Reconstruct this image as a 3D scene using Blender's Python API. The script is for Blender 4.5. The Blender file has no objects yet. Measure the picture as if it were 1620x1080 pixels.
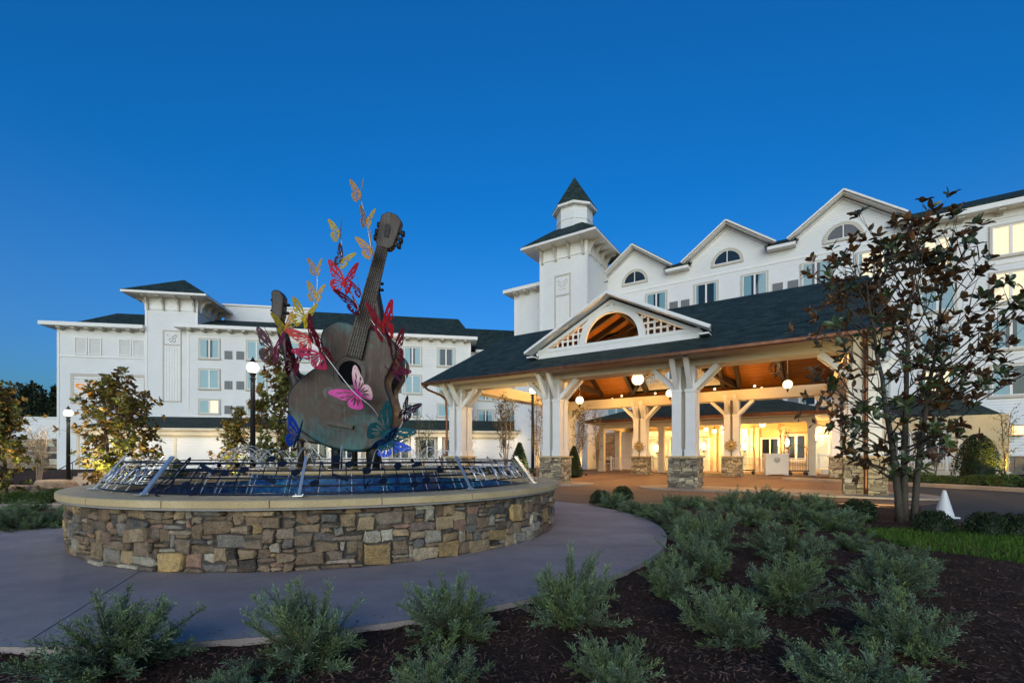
import bpy, bmesh, math, random
import numpy as np
from mathutils import Vector, Matrix, Quaternion
R = math.radians
scene = bpy.context.scene
COL = scene.collection

# ---------------------------------------------------------------- camera
cam_d = bpy.data.cameras.new('camera')
cam = bpy.data.objects.new('camera', cam_d)
COL.objects.link(cam)
scene.camera = cam
cam_d.lens = 16.0
cam_d.sensor_width = 36.0
cam_d.shift_y = 0.1117
cam_d.clip_start = 0.05
cam_d.clip_end = 3000
cam.location = (0, 0, 1.2)
cam.rotation_euler = (R(90), 0, 0)
# ---------------------------------------------------------------- sky at dusk
SUN_EL, SUN_ROT = R(3.0), R(186)
world = bpy.data.worlds.new('World')
scene.world = world
world.use_nodes = True
wn = world.node_tree.nodes
sky = wn.new('ShaderNodeTexSky')
sky.sky_type = 'NISHITA'
sky.sun_disc = False
sky.sun_elevation = SUN_EL
sky.sun_rotation = SUN_ROT
sky.ozone_density = 6.0
sky.air_density = 1.0
sky.dust_density = 1.6
_mx = wn.new('ShaderNodeMix'); _mx.data_type = 'RGBA'; _mx.blend_type = 'MULTIPLY'; _mx.inputs[0].default_value = 1
_mx.inputs[7].default_value = (.52, 1.16, 1.03, 1)   # dusk white balance
world.node_tree.links.new(sky.outputs[0], _mx.inputs[6])
# paler air towards the horizon
_tc = wn.new('ShaderNodeTexCoord'); _sp = wn.new('ShaderNodeSeparateXYZ'); world.node_tree.links.new(_tc.outputs['Generated'], _sp.inputs[0])
_mr = wn.new('ShaderNodeMapRange'); _mr.interpolation_type = 'SMOOTHSTEP'; _mr.inputs[1].default_value = .0; _mr.inputs[2].default_value = .50; _mr.inputs[3].default_value = 1; _mr.inputs[4].default_value = 0
world.node_tree.links.new(_sp.outputs[2], _mr.inputs[0])
_ad = wn.new('ShaderNodeMix'); _ad.data_type = 'RGBA'; _ad.blend_type = 'ADD'; _ad.inputs[7].default_value = (.16, .055, .0, 1)
world.node_tree.links.new(_mr.outputs[0], _ad.inputs[0]); world.node_tree.links.new(_mx.outputs[2], _ad.inputs[6])
world.node_tree.links.new(_ad.outputs[2], wn['Background'].inputs[0])
wn['Background'].inputs[1].default_value = 0.15
# the glow of the western horizon behind the camera
sun_d = bpy.data.lights.new('sun', 'SUN')
sun_d.energy = 1.15
sun_d.angle = R(70)
sun_d.color = (1.0, 0.93, 0.84)
sun = bpy.data.objects.new('sun', sun_d)
COL.objects.link(sun)
_sd = Vector((math.sin(SUN_ROT) * math.cos(SUN_EL), math.cos(SUN_ROT) * math.cos(SUN_EL), math.sin(SUN_EL)))
sun.rotation_euler = _sd.to_track_quat('Z', 'Y').to_euler()
scene.view_settings.view_transform = 'Standard'
scene.view_settings.look = 'None'
scene.view_settings.exposure = 1.6
scene.view_settings.gamma = 1.0
scene.cycles.use_denoising = True
scene.cycles.max_bounces = 6
scene.cycles.diffuse_bounces = 3
scene.cycles.glossy_bounces = 3
scene.cycles.transparent_max_bounces = 12
scene.cycles.sample_clamp_indirect = 6.0
scene.cycles.caustics_reflective = False
scene.cycles.caustics_refractive = False

# ---------------------------------------------------------------- frames
A_P = math.atan2(-.5477, .8367)          # hotel and porte-cochere axis
O_P = (6.40, 16.76)
A_L = math.atan2(.1693, .9856)           # left wing axis
O_L = (-30.5, 45.9)
def PF(s, t, z=0.0):
    return Vector((O_P[0] + .8367 * s + .5477 * t, O_P[1] - .5477 * s + .8367 * t, z))
def LF(x, y, z=0.0):
    return Vector((O_L[0] + .9856 * x - .1693 * y, O_L[1] + .1693 * x + .9856 * y, z))
def at(px, py, Y):                       # a point of the photograph at depth Y
    return Vector(((px - 810) / 720 * Y, Y, 1.2 + (721 - py) / 720 * Y))
def sm(a, b, x):
    t = min(1, max(0, (x - a) / (b - a)))
    return t * t * (3 - 2 * t)
def gz(x, y):                            # the land dips a little towards the left
    return -.40 * sm(9.5, 16.5, -x) * sm(10.5, 16, y) * sm(34, 25, y)

# ---------------------------------------------------------------- mesh building
class MB:
    def __init__(s):
        s.v, s.f, s.c = [], [], []
        s.col = (1, 1, 1)
    def add(s, vs, fs, c=None):
        n = len(s.v)
        s.v += [tuple(p) for p in vs]
        s.f += [tuple(i + n for i in f) for f in fs]
        s.c += [c or s.col] * len(fs)
    def box(s, x0, x1, y0, y1, z0, z1, c=None):
        s.add([(x0, y0, z0), (x1, y0, z0), (x1, y1, z0), (x0, y1, z0), (x0, y0, z1), (x1, y0, z1), (x1, y1, z1), (x0, y1, z1)],
              [(3, 2, 1, 0), (4, 5, 6, 7), (0, 1, 5, 4), (1, 2, 6, 5), (2, 3, 7, 6), (3, 0, 4, 7)], c)
    def bar(s, p, q, w, h=None, up=(0, 0, 1), c=None):
        p, q = Vector(p), Vector(q)
        d = (q - p).normalized()
        u = d.cross(Vector(up))
        if u.length < 1e-4:
            u = d.cross(Vector((0, 1, 0)))
        u.normalize()
        k = u.cross(d)
        u = u * (w / 2)
        k = k * ((h or w) / 2)
        vs = [p - u - k, p + u - k, p + u + k, p - u + k, q - u - k, q + u - k, q + u + k, q - u + k]
        s.add(vs, [(3, 2, 1, 0), (4, 5, 6, 7), (0, 1, 5, 4), (1, 2, 6, 5), (2, 3, 7, 6), (3, 0, 4, 7)], c)
    def tube(s, pts, r, n=6, c=None, closed=False):
        pts = [Vector(p) for p in pts]
        m = len(pts)
        rr = r if isinstance(r, (list, tuple)) else [r] * m
        vs, fs = [], []
        prev = None
        for i, p in enumerate(pts):
            if closed:
                d = pts[(i + 1) % m] - pts[i - 1]
            else:
                d = pts[min(i + 1, m - 1)] - pts[max(i - 1, 0)]
            d.normalize()
            if prev is None:
                u = d.cross(Vector((0, 0, 1)))
                if u.length < .05:
                    u = d.cross(Vector((0, 1, 0)))
            else:
                u = prev - d * prev.dot(d)
                if u.length < 1e-5:
                    u = d.orthogonal()
            u.normalize()
            prev = u
            k = d.cross(u)
            for j in range(n):
                a = 2 * math.pi * j / n
                vs.append(p + (u * math.cos(a) + k * math.sin(a)) * rr[i])
        for i in range(m if closed else m - 1):
            i2 = (i + 1) % m
            for j in range(n):
                j2 = (j + 1) % n
                fs.append((i * n + j, i * n + j2, i2 * n + j2, i2 * n + j))
        if not closed:
            fs.append(tuple(range(n - 1, -1, -1)))
            fs.append(tuple(range((m - 1) * n, m * n)))
        s.add(vs, fs, c)
    def prism(s, poly, o, ux, uy, d, c=None):
        o, ux, uy, d = Vector(o), Vector(ux), Vector(uy), Vector(d)
        n = len(poly)
        a = [o + ux * p[0] + uy * p[1] for p in poly]
        b = [p + d for p in a]
        s.add(a + b, [tuple(range(n - 1, -1, -1)), tuple(range(n, 2 * n))] +
              [(i, (i + 1) % n, n + (i + 1) % n, n + i) for i in range(n)], c)
    def lathe(s, prof, n=20, o=(0, 0, 0), c=None, caps=True):
        o = Vector(o)
        vs, fs = [], []
        for r, z in prof:
            for j in range(n):
                a = 2 * math.pi * j / n
                vs.append(o + Vector((r * math.cos(a), r * math.sin(a), z)))
        for i in range(len(prof) - 1):
            for j in range(n):
                j2 = (j + 1) % n
                fs.append((i * n + j, i * n + j2, (i + 1) * n + j2, (i + 1) * n + j))
        if caps and prof[0][0] > 1e-4: fs.append(tuple(range(n - 1, -1, -1)))
        if caps and prof[-1][0] > 1e-4: fs.append(tuple(range((len(prof) - 1) * n, len(prof) * n)))
        s.add(vs, fs, c)
    def ball(s, o, r, n=16, m=10, c=None, sz=1.0):
        s.lathe([(max(1e-5, r * math.sin(math.pi * i / m)), -r * sz * math.cos(math.pi * i / m)) for i in range(m + 1)], n, o, c)
    def slab(s, quad, th, c=None):        # a planar polygon thickened downwards along its normal
        q = [Vector(p) for p in quad]
        nrm = (q[1] - q[0]).cross(q[2] - q[0]).normalized()
        if nrm.z < 0: nrm = -nrm
        n = len(q)
        b = [p - nrm * th for p in q]
        s.add(q + b, [tuple(range(n)), tuple(range(2 * n - 1, n - 1, -1))] +
              [((i + 1) % n, i, n + i, n + (i + 1) % n) for i in range(n)], c)
    def mesh(s, name, m=None, uv=False, smooth=False, recalc=False, tint=False):
        me = bpy.data.meshes.new(name)
        me.from_pydata(s.v, [], s.f)
        if recalc:
            bm = bmesh.new(); bm.from_mesh(me)
            bmesh.ops.recalc_face_normals(bm, faces=bm.faces)
            bm.to_mesh(me); bm.free()
        me.update()
        if uv: planar_uv(me)
        if smooth: me.polygons.foreach_set('use_smooth', [True] * len(me.polygons))
        if tint:
            at_ = me.attributes.new('tint', 'FLOAT_COLOR', 'FACE')
            arr = np.ones((len(s.c), 4), dtype=np.float32)
            arr[:, :3] = np.array(s.c, dtype=np.float32)
            at_.data.foreach_set('color', arr.ravel())
        if m: me.materials.append(m)
        return me
    def build(s, name, m=None, parent=None, bevel=0, **k):
        return put(name, s.mesh(name, m, **k), parent, bevel=bevel)

def planar_uv(me):
    uvl = me.uv_layers.new(name='uv')
    co = [v.co for v in me.vertices]
    for p in me.polygons:
        n = p.normal
        if abs(n.z) > .98:
            u, v = Vector((1, 0, 0)), Vector((0, 1, 0))
        else:
            u = Vector((-n.y, n.x, 0)).normalized()
            v = n.cross(u)
        for li in p.loop_indices:
            q = co[me.loops[li].vertex_index]
            uvl.data[li].uv = (q.dot(u), q.dot(v))

def put(name, me, parent=None, loc=None, rot=None, bevel=0, scale=None):
    o = bpy.data.objects.new(name, me)
    COL.objects.link(o)
    if parent: o.parent = parent
    if loc is not None: o.location = loc
    if rot is not None: o.rotation_euler = rot
    if scale is not None: o.scale = scale
    if bevel:
        b = o.modifiers.new('bevel', 'BEVEL'); b.width = bevel; b.segments = 2; b.limit_method = 'ANGLE'
    return o
def tag(o, label, cat, group=None):
    o['label'] = label; o['category'] = cat
    if group: o['group'] = group
    return o
def thing(name, label, cat, loc=(0, 0, 0), rotz=0, group=None):
    o = bpy.data.objects.new(name, None)
    o.empty_display_size = .2
    COL.objects.link(o)
    o.location = loc; o.rotation_euler = (0, 0, rotz)
    return tag(o, label, cat, group)
def struct(o, kind='structure'):
    o['kind'] = kind
    return o
def copy_tree(o, loc=None, rotz=None, scale=None, label=None):
    c = o.copy(); COL.objects.link(c)
    for ch in list(o.children):
        d = ch.copy(); COL.objects.link(d); d.parent = c
        for g in list(ch.children):
            e = g.copy(); COL.objects.link(e); e.parent = d
    if loc is not None: c.location = loc
    if rotz is not None: c.rotation_euler = (0, 0, rotz)
    if scale is not None: c.scale = (scale,) * 3 if not isinstance(scale, tuple) else scale
    if label: c['label'] = label
    return c
def fill2d(name, splines, extrude=0.0, bevel=0.0):    # flat shape with holes -> mesh in its XY plane
    cu = bpy.data.curves.new(name, 'CURVE')
    cu.dimensions = '2D'; cu.fill_mode = 'BOTH'; cu.extrude = extrude; cu.bevel_depth = bevel
    for pts in splines:
        sp = cu.splines.new('POLY')
        sp.points.add(len(pts) - 1)
        for i, p in enumerate(pts): sp.points[i].co = (p[0], p[1], 0, 1)
        sp.use_cyclic_u = True
    ob = bpy.data.objects.new(name, cu)
    me = bpy.data.meshes.new_from_object(ob)
    me.name = name
    bpy.data.objects.remove(ob); bpy.data.curves.remove(cu)
    return me
def crom(pts, k=6, closed=True):          # Catmull-Rom through points (2D or 3D)
    P = [Vector(p) for p in pts]
    n = len(P); out = []
    for i in range(n if closed else n - 1):
        if closed: a, b, c, d = P[i - 1], P[i], P[(i + 1) % n], P[(i + 2) % n]
        else: a, b, c, d = P[max(i - 1, 0)], P[i], P[i + 1], P[min(i + 2, n - 1)]
        for j in range(k):
            t = j / k
            out.append(((b * 2) + (c - a) * t + (a * 2 - b * 5 + c * 4 - d) * t * t + (b * 3 - a - c * 3 + d) * t ** 3) * .5)
    if not closed: out.append(P[-1])
    return out
def lamp(name, parent, loc, power, color=(1, .62, .28), radius=.1):
    d = bpy.data.lights.new(name, 'POINT')
    d.energy = power; d.color = color; d.shadow_soft_size = radius
    o = bpy.data.objects.new(name, d)
    COL.objects.link(o)
    if parent: o.parent = parent
    o.location = loc
    return o

# ---------------------------------------------------------------- materials
class NT:
    def __init__(s, name):
        s.m = bpy.data.materials.new(name); s.m.use_nodes = True
        s.t = s.m.node_tree; s.n = s.t.nodes
        s.p = s.n['Principled BSDF']; s.out = s.n['Material Output']
        s._tc = None
    def tc(s, which='Object'):
        if not s._tc: s._tc = s.n.new('ShaderNodeTexCoord')
        return s._tc.outputs[which]
    def link(s, a, b): s.t.links.new(a, b)
    def noise(s, scale, detail=4, rough=.55, vec=None, dist=0):
        x = s.n.new('ShaderNodeTexNoise'); x.inputs['Scale'].default_value = scale
        x.inputs['Detail'].default_value = detail; x.inputs['Roughness'].default_value = rough
        x.inputs['Distortion'].default_value = dist
        s.link(vec or s.tc(), x.inputs['Vector']); return x.outputs['Fac']
    def mapping(s, vec, scale=(1, 1, 1), rot=(0, 0, 0)):
        x = s.n.new('ShaderNodeMapping'); x.inputs['Scale'].default_value = scale; x.inputs['Rotation'].default_value = rot
        s.link(vec, x.inputs['Vector']); return x.outputs[0]
    def ramp(s, fac, stops):
        x = s.n.new('ShaderNodeValToRGB'); e = x.color_ramp.elements
        while len(e) < len(stops): e.new(.5)
        for i, (p, c) in enumerate(stops):
            e[i].position = p; e[i].color = (*c, 1) if len(c) == 3 else c
        s.link(fac, x.inputs[0]); return x.outputs[0]
    def mix(s, a, b, fac, mode='MIX'):
        x = s.n.new('ShaderNodeMix'); x.data_type = 'RGBA'; x.blend_type = mode
        for sock, val in ((x.inputs[0], fac), (x.inputs[6], a), (x.inputs[7], b)):
            if hasattr(val, 'links'): s.link(val, sock)
            elif isinstance(val, (int, float)): sock.default_value = val
            else: sock.default_value = (*val, 1)
        return x.outputs[2]
    def math(s, op, a, b=0.0):
        x = s.n.new('ShaderNodeMath'); x.operation = op
        for sock, val in ((x.inputs[0], a), (x.inputs[1], b)):
            if hasattr(val, 'links'): s.link(val, sock)
            else: sock.default_value = val
        return x.outputs[0]
    def attr(s, name='tint'):
        x = s.n.new('ShaderNodeAttribute'); x.attribute_name = name; return x.outputs['Color']
    def base(s, c):
        if hasattr(c, 'links'): s.link(c, s.p.inputs['Base Color'])
        else: s.p.inputs['Base Color'].default_value = (*c, 1)
    def bump(s, h, strength=.3, dist=.02):
        x = s.n.new('ShaderNodeBump'); x.inputs['Strength'].default_value = strength; x.inputs['Distance'].default_value = dist
        s.link(h, x.inputs['Height']); s.link(x.outputs[0], s.p.inputs['Normal']); return x
    def set(s, rough=None, metal=None, spec=None):
        if rough is not None: s.p.inputs['Roughness'].default_value = rough
        if metal is not None: s.p.inputs['Metallic'].default_value = metal
        if spec is not None: s.p.inputs['Specular IOR Level'].default_value = spec
        return s

def plain(name, c, rough=.6, metal=0, var=.12, vs=4, bump=0, bs=40, spec=.4):
    t = NT(name).set(rough, metal, spec)
    f = t.noise(vs, 5)
    t.base(t.ramp(f, [(.25, [x * (1 - var) for x in c]), (.75, [min(1, x * (1 + var)) for x in c])]))
    if bump: t.bump(t.noise(bs, 4), bump, .01)
    return t.m
def emit(name, c, strength):
    t = NT(name)
    t.base((.8, .8, .8))
    t.p.inputs['Emission Color'].default_value = (*c, 1)
    t.p.inputs['Emission Strength'].default_value = strength
    return t.m
M = {}
def siding():
    t = NT('white_siding').set(.55, 0, .3)
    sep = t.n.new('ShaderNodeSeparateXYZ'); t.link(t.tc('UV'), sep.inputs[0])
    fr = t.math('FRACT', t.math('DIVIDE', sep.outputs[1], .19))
    b = t.bump(t.math('SUBTRACT', 1.0, t.math('POWER', fr, .8)), .8, .05)
    f = t.noise(.35, 6, .6)
    g = t.noise(9, 3, .6, t.mapping(t.tc('UV'), (.15, 1, 1)))
    c = t.ramp(f, [(.3, (.70, .70, .69)), (.7, (.78, .78, .77))])
    c = t.mix(c, (.60, .59, .56), t.math('MULTIPLY', t.ramp(g, [(.45, (0, 0, 0)), (.8, (1, 1, 1))]), .30))
    t.base(t.mix(c, (.40, .41, .42), t.math('MULTIPLY', t.math('LESS_THAN', fr, .12), .42)))   # clapboard lap shadows, painted as darker lines in the colour
    return t.m
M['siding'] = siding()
M['white'] = plain('white_paint', (.74, .73, .71), .5, var=.05, vs=3)
M['trim'] = plain('tan_trim_paint', (.50, .46, .40), .55, var=.06)
M['soffit'] = plain('tan_soffit_paint', (.40, .34, .26), .6, var=.08, vs=2)
M['cream'] = plain('cream_paint', (.66, .58, .44), .6, var=.06, vs=2)
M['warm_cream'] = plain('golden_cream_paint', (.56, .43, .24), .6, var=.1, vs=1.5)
M['grille'] = plain('grey_metal_grille', (.16, .17, .18), .5, var=.1)
def shingle(name, c1, c2, c3):
    t = NT(name).set(.85, 0, .2)
    uv = t.tc('UV')
    b = t.n.new('ShaderNodeTexBrick')
    b.offset = .5
    b.inputs['Scale'].default_value = 1
    b.inputs['Brick Width'].default_value = .34; b.inputs['Row Height'].default_value = .15
    b.inputs['Mortar Size'].default_value = .006; b.inputs['Bias'].default_value = 0
    b.inputs['Color1'].default_value = (*c1, 1); b.inputs['Color2'].default_value = (*c2, 1); b.inputs['Mortar'].default_value = (*c3, 1)
    t.link(uv, b.inputs['Vector'])
    n = t.noise(2.6, 6, .75, t.mapping(uv, (.7, 2.2, 1)))
    t.base(t.mix(b.outputs['Color'], t.ramp(n, [(.32, (.35, .35, .35)), (.7, (1.7, 1.7, 1.7))]), 1.0, 'MULTIPLY'))
    sep = t.n.new('ShaderNodeSeparateXYZ'); t.link(uv, sep.inputs[0])
    fr = t.math('FRACT', t.math('DIVIDE', sep.outputs[1], .15))
    t.bump(t.math('ADD', t.math('SUBTRACT', 1.0, fr), t.noise(60, 3, .6, uv)), .5, .02)
    return t.m
M['shingle'] = shingle('green_shingles', (.012, .024, .021), (.040, .064, .056), (.007, .014, .012))
def planks():
    t = NT('stained_wood_planks').set(.45, 0, .4)
    b = t.n.new('ShaderNodeTexBrick'); b.offset = .37
    b.inputs['Scale'].default_value = 1; b.inputs['Brick Width'].default_value = 2.6; b.inputs['Row Height'].default_value = .14
    b.inputs['Mortar Size'].default_value = .008
    b.inputs['Color1'].default_value = (.24, .08, .008, 1); b.inputs['Color2'].default_value = (.32, .115, .012, 1); b.inputs['Mortar'].default_value = (.08, .03, .01, 1)
    t.link(t.tc('UV'), b.inputs['Vector'])
    n = t.noise(5, 6, .65, t.mapping(t.tc('UV'), (.25, 6, 1)))
    t.base(t.mix(b.outputs['Color'], t.ramp(n, [(.3, (.6, .6, .6)), (.7, (1.15, 1.15, 1.15))]), 1, 'MULTIPLY'))
    return t.m
M['planks'] = planks()
M['timber'] = plain('dark_stained_timber', (.024, .013, .007), .5, var=.3, vs=6, bump=.2)
M['copper'] = plain('brown_copper', (.17, .075, .04), .38, .75, var=.3, vs=5)
def stone():
    t = NT('stacked_stone').set(.9, 0, .2)
    a = t.attr()
    n = t.noise(11, 9, .75, None, .4); n2 = t.noise(55, 5, .7); n3 = t.noise(5, 7, .7, None, 1.0); n4 = t.noise(7.5, 7, .72, t.mapping(t.tc(), (1, 1, 2.2)), .8)
    c = t.mix(a, t.ramp(n, [(.25, (.38, .36, .35)), (.48, (1, 1, 1)), (.72, (1.6, 1.5, 1.35))]), 1, 'MULTIPLY')
    c = t.mix(c, (.26, .15, .07), t.math('MULTIPLY', t.ramp(n3, [(.54, (0, 0, 0)), (.7, (1, 1, 1))]), .55))
    c = t.mix(c, (.27, .27, .255), t.math('MULTIPLY', t.ramp(n4, [(.56, (0, 0, 0)), (.7, (1, 1, 1))]), .5))
    t.base(t.mix(c, t.ramp(n2, [(.3, (.62, .62, .62)), (.7, (1.3, 1.3, 1.3))]), 1, 'MULTIPLY'))
    t.bump(t.math('ADD', n, t.math('MULTIPLY', n2, .5)), 1.0, .035)
    return t.m
M['stone'] = stone()
M['mortar'] = plain('dark_mortar', (.075, .065, .055), .95, var=.3, vs=20)  # dark mortar backing behind the stones
def coping():
    t = NT('limestone_coping').set(.7, 0, .3)
    n = t.noise(2.2, 7, .65); n2 = t.noise(60, 3)
    c = t.ramp(n, [(.25, (.42, .30, .15)), (.6, (.58, .44, .24)), (.85, (.66, .53, .32))])
    t.base(t.mix(c, t.ramp(n2, [(.3, (.85, .85, .85)), (.7, (1.1, 1.1, 1.1))]), 1, 'MULTIPLY'))
    t.bump(n2, .15, .01)
    return t.m
M['coping'] = coping()
def concrete(name, c, joint=None):
    t = NT(name).set(.75, 0, .3)
    o = t.tc()
    n = t.noise(.55, 7, .6, t.mapping(o, (1, 2.2, 1), (0, 0, .3))); n2 = t.noise(70, 3, .7); n3 = t.noise(4, 5)
    col = t.ramp(n, [(.25, [x * .78 for x in c]), (.5, c), (.75, [x * 1.25 for x in c])])
    col = t.mix(col, t.ramp(n2, [(.3, (.82, .82, .82)), (.7, (1.16, 1.16, 1.16))]), 1, 'MULTIPLY')
    t.base(t.mix(col, t.ramp(n3, [(.3, (.9, .9, .9)), (.7, (1.08, 1.08, 1.08))]), 1, 'MULTIPLY'))
    t.bump(n2, .2, .006)
    return t.m
M['concrete'] = concrete('grey_concrete', (.31, .262, .245))
M['drive'] = concrete('brown_tinted_concrete', (.16, .098, .068))
M['pad'] = concrete('tan_concrete', (.30, .25, .20))
M['asphalt'] = concrete('dark_asphalt', (.038, .036, .037))
M['joint'] = plain('joint_filler', (.30, .28, .26), .8)
def mulch():
    t = NT('shredded_bark_mulch').set(.95, 0, .15)
    n = t.noise(38, 8, .75, t.mapping(t.tc(), (1, 1.7, 1), (0, 0, .6)), .6); n2 = t.noise(2.5, 4)
    c = t.ramp(n, [(.3, (.026, .014, .009)), (.52, (.092, .050, .032)), (.68, (.18, .105, .07)), (.85, (.26, .17, .12))])
    t.base(t.mix(c, t.ramp(n2, [(.3, (.65, .65, .65)), (.7, (1.25, 1.25, 1.25))]), 1, 'MULTIPLY'))
    t.bump(n, 1.0, .05)
    return t.m
M['mulch'] = mulch()
def tinted(name, c, rough=.7, trans=0.0, back=None, spec=.3, bump=0):
    t = NT(name).set(rough, 0, spec)
    col = t.mix(t.attr(), c, 1, 'MULTIPLY')
    if back:
        g = t.n.new('ShaderNodeNewGeometry')
        col = t.mix(col, t.mix(t.attr(), back, 1, 'MULTIPLY'), g.outputs['Backfacing'])
    t.base(col)
    if trans:
        tr = t.n.new('ShaderNodeBsdfTranslucent'); t.link(col, tr.inputs[0])
        mx = t.n.new('ShaderNodeMixShader'); mx.inputs[0].default_value = trans
        t.link(t.p.outputs[0], mx.inputs[1]); t.link(tr.outputs[0], mx.inputs[2]); t.link(mx.outputs[0], t.out.inputs[0])
    return t.m
M['chip'] = tinted('bark_chips', (.15, .092, .066), .95, 0, None, .1)
M['juniper'] = tinted('juniper_sprays', (.122, .162, .090), .75, .2, None, .15)
M['grassblade'] = tinted('grass_blades', (.085, .17, .022), .7, .3)
M['magnolia'] = tinted('magnolia_leaves', (.050, .072, .022), .28, .15, (.15, .072, .032), .55)
M['young_leaf'] = tinted('young_magnolia_leaves', (.115, .14, .032), .35, .3, (.17, .12, .04), .4)
M['leaf'] = tinted('green_leaves', (.05, .075, .025), .5, .3)
M['ever'] = tinted('evergreen_leaves', (.028, .05, .018), .6, .15)
M['fallleaf'] = tinted('olive_leaves', (.085, .075, .025), .5, .35)
def bark(name, c):
    t = NT(name).set(.9, 0, .2)
    n = t.noise(16, 6, .7, t.mapping(t.tc(), (3, 3, .7)))
    t.base(t.ramp(n, [(.3, [x * .5 for x in c]), (.7, [x * 1.4 for x in c])]))
    t.bump(n, .6, .02)
    return t.m
M['bark'] = bark('grey_bark', (.085, .07, .055))
M['palebark'] = bark('pale_bark', (.26, .21, .16))
def glass(name='window_glass', tint=(.75, .85, .9)):
    t = NT(name)
    gl = t.n.new('ShaderNodeBsdfGlossy'); gl.inputs['Roughness'].default_value = .02
    tr = t.n.new('ShaderNodeBsdfTransparent'); tr.inputs[0].default_value = (*tint, 1)
    fr = t.n.new('ShaderNodeFresnel'); fr.inputs[0].default_value = 1.45
    mx = t.n.new('ShaderNodeMixShader')
    t.link(t.math('MINIMUM', t.math('MULTIPLY', fr.outputs[0], 1.0), .9), mx.inputs[0])
    t.link(tr.outputs[0], mx.inputs[1]); t.link(gl.outputs[0], mx.inputs[2]); t.link(mx.outputs[0], t.out.inputs[0])
    return t.m
M['glass'] = glass()
M['curtain'] = plain('pale_blue_curtain', (.42, .60, .66), .8, var=.06)
M['dark_room'] = plain('dark_room', (.03, .045, .065), .8)
M['lit_room'] = emit('lit_room', (1.0, .60, .20), .36)
M['lit_amber'] = emit('amber_lamp_glass', (1.0, .48, .07), .6)
M['globe'] = emit('lit_globe', (1.0, .80, .50), .62)
M['globe_white'] = emit('lit_globe_white', (1.0, .90, .74), .9)
M['black'] = plain('black_metal', (.014, .014, .016), .5, .2)
M['navy'] = plain('navy_painted_metal', (.008, .011, .022), .35, .2)
M['chrome'] = plain('polished_steel', (.70, .70, .70), .34, .85, var=.05, bump=.15, bs=9)
M['steel'] = plain('brushed_steel', (.62, .62, .62), .4, .6)
def bronze(name, c1, c2, patina, amt, grad=False):
    t = NT(name).set(.42, .35, .5)
    o = t.tc()
    n = t.noise(2.6, 9, .72, None, .5); n2 = t.noise(1.5, 7, .7, None, .6); n3 = t.noise(5, 7, .75, t.mapping(o, (4, .3, 4) if grad else (3, 3, .35)))
    c = t.ramp(n, [(.3, c1), (.48, [(a + b) / 2 for a, b in zip(c1, c2)]), (.7, c2)])
    if grad:
        sep = t.n.new('ShaderNodeSeparateXYZ'); t.link(o, sep.inputs[0])
        lo = t.ramp(t.math('DIVIDE', sep.outputs[1], 2.4), [(.0, (.24, .24, .24)), (.22, (.06, .06, .06)), (.32, (0, 0, 0)), (.72, (0, 0, 0)), (.95, (.17, .17, .17))])
        n2 = t.math('ADD', n2, lo)
    c = t.mix(c, patina, t.math('MULTIPLY', t.ramp(n2, [(.54, (0, 0, 0)), (.76, (1, 1, 1))]), amt))
    c = t.mix(c, (.16, .14, .13), t.math('MULTIPLY', t.ramp(n3, [(.56, (0, 0, 0)), (.72, (1, 1, 1))]), .35))
    t.base(t.mix(c, t.ramp(n3, [(.3, (.7, .7, .7)), (.6, (1.15, 1.15, 1.15))]), 1, 'MULTIPLY'))
    r = t.ramp(n, [(.3, (.32, .32, .32)), (.7, (.62, .62, .62))]); t.link(r, t.p.inputs['Roughness'])
    t.bump(n, .3, .025)
    return t.m
M['bronze'] = bronze('patinated_bronze', (.015, .010, .008), (.062, .034, .022), (.022, .10, .11), .85, True)
M['bronze_dark'] = bronze('dark_bronze', (.022, .018, .016), (.065, .047, .037), (.02, .055, .062), .5)
def mosaic():
    t = NT('blue_glass_mosaic').set(.5, 0, .3)
    b = t.n.new('ShaderNodeTexBrick'); b.offset = .0
    b.inputs['Scale'].default_value = 1; b.inputs['Brick Width'].default_value = .045; b.inputs['Row Height'].default_value = .045
    b.inputs['Mortar Size'].default_value = .003
    b.inputs['Color1'].default_value = (.004, .02, .11, 1); b.inputs['Color2'].default_value = (.015, .13, .30, 1); b.inputs['Mortar'].default_value = (.03, .06, .1, 1)
    t.link(t.tc('UV'), b.inputs['Vector'])
    n = t.noise(3, 3, .5, t.tc('UV'))
    t.base(t.mix(b.outputs['Color'], t.ramp(n, [(.35, (.7, .7, 1)), (.65, (1.1, 1.5, 1.2))]), 1, 'MULTIPLY'))
    return t.m
M['mosaic'] = mosaic()
def water():
    t = NT('fountain_water').set(.04, 0, .6)
    t.base((.01, .03, .06))
    t.bump(t.noise(9, 4, .6), .25, .03)
    return t.m
M['water'] = water()
def jet():
    t = NT('water_jet'); t.set(.2, 0, .5); t.base((.8, .82, .84))
    tr = t.n.new('ShaderNodeBsdfTransparent'); mx = t.n.new('ShaderNodeMixShader'); mx.inputs[0].default_value = .17
    t.link(tr.outputs[0], mx.inputs[1]); t.link(t.p.outputs[0], mx.inputs[2]); t.link(mx.outputs[0], t.out.inputs[0])
    return t.m
M['jet'] = jet()
M['gold'] = plain('gilded_metal', (.40, .27, .10), .4, .6)
M['plastic_white'] = plain('white_plastic', (.72, .72, .74), .45, var=.04)
def grass_ground():
    t = NT('grassy_earth').set(.95, 0, .1)
    n = t.noise(.5, 6, .65); n2 = t.noise(25, 4, .7)
    c = t.ramp(n, [(.3, (.016, .022, .008)), (.7, (.035, .048, .014))])
    t.base(t.mix(c, t.ramp(n2, [(.3, (.6, .6, .6)), (.7, (1.4, 1.4, 1.4))]), 1, 'MULTIPLY'))
    return t.m
M['earth'] = grass_ground()
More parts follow.
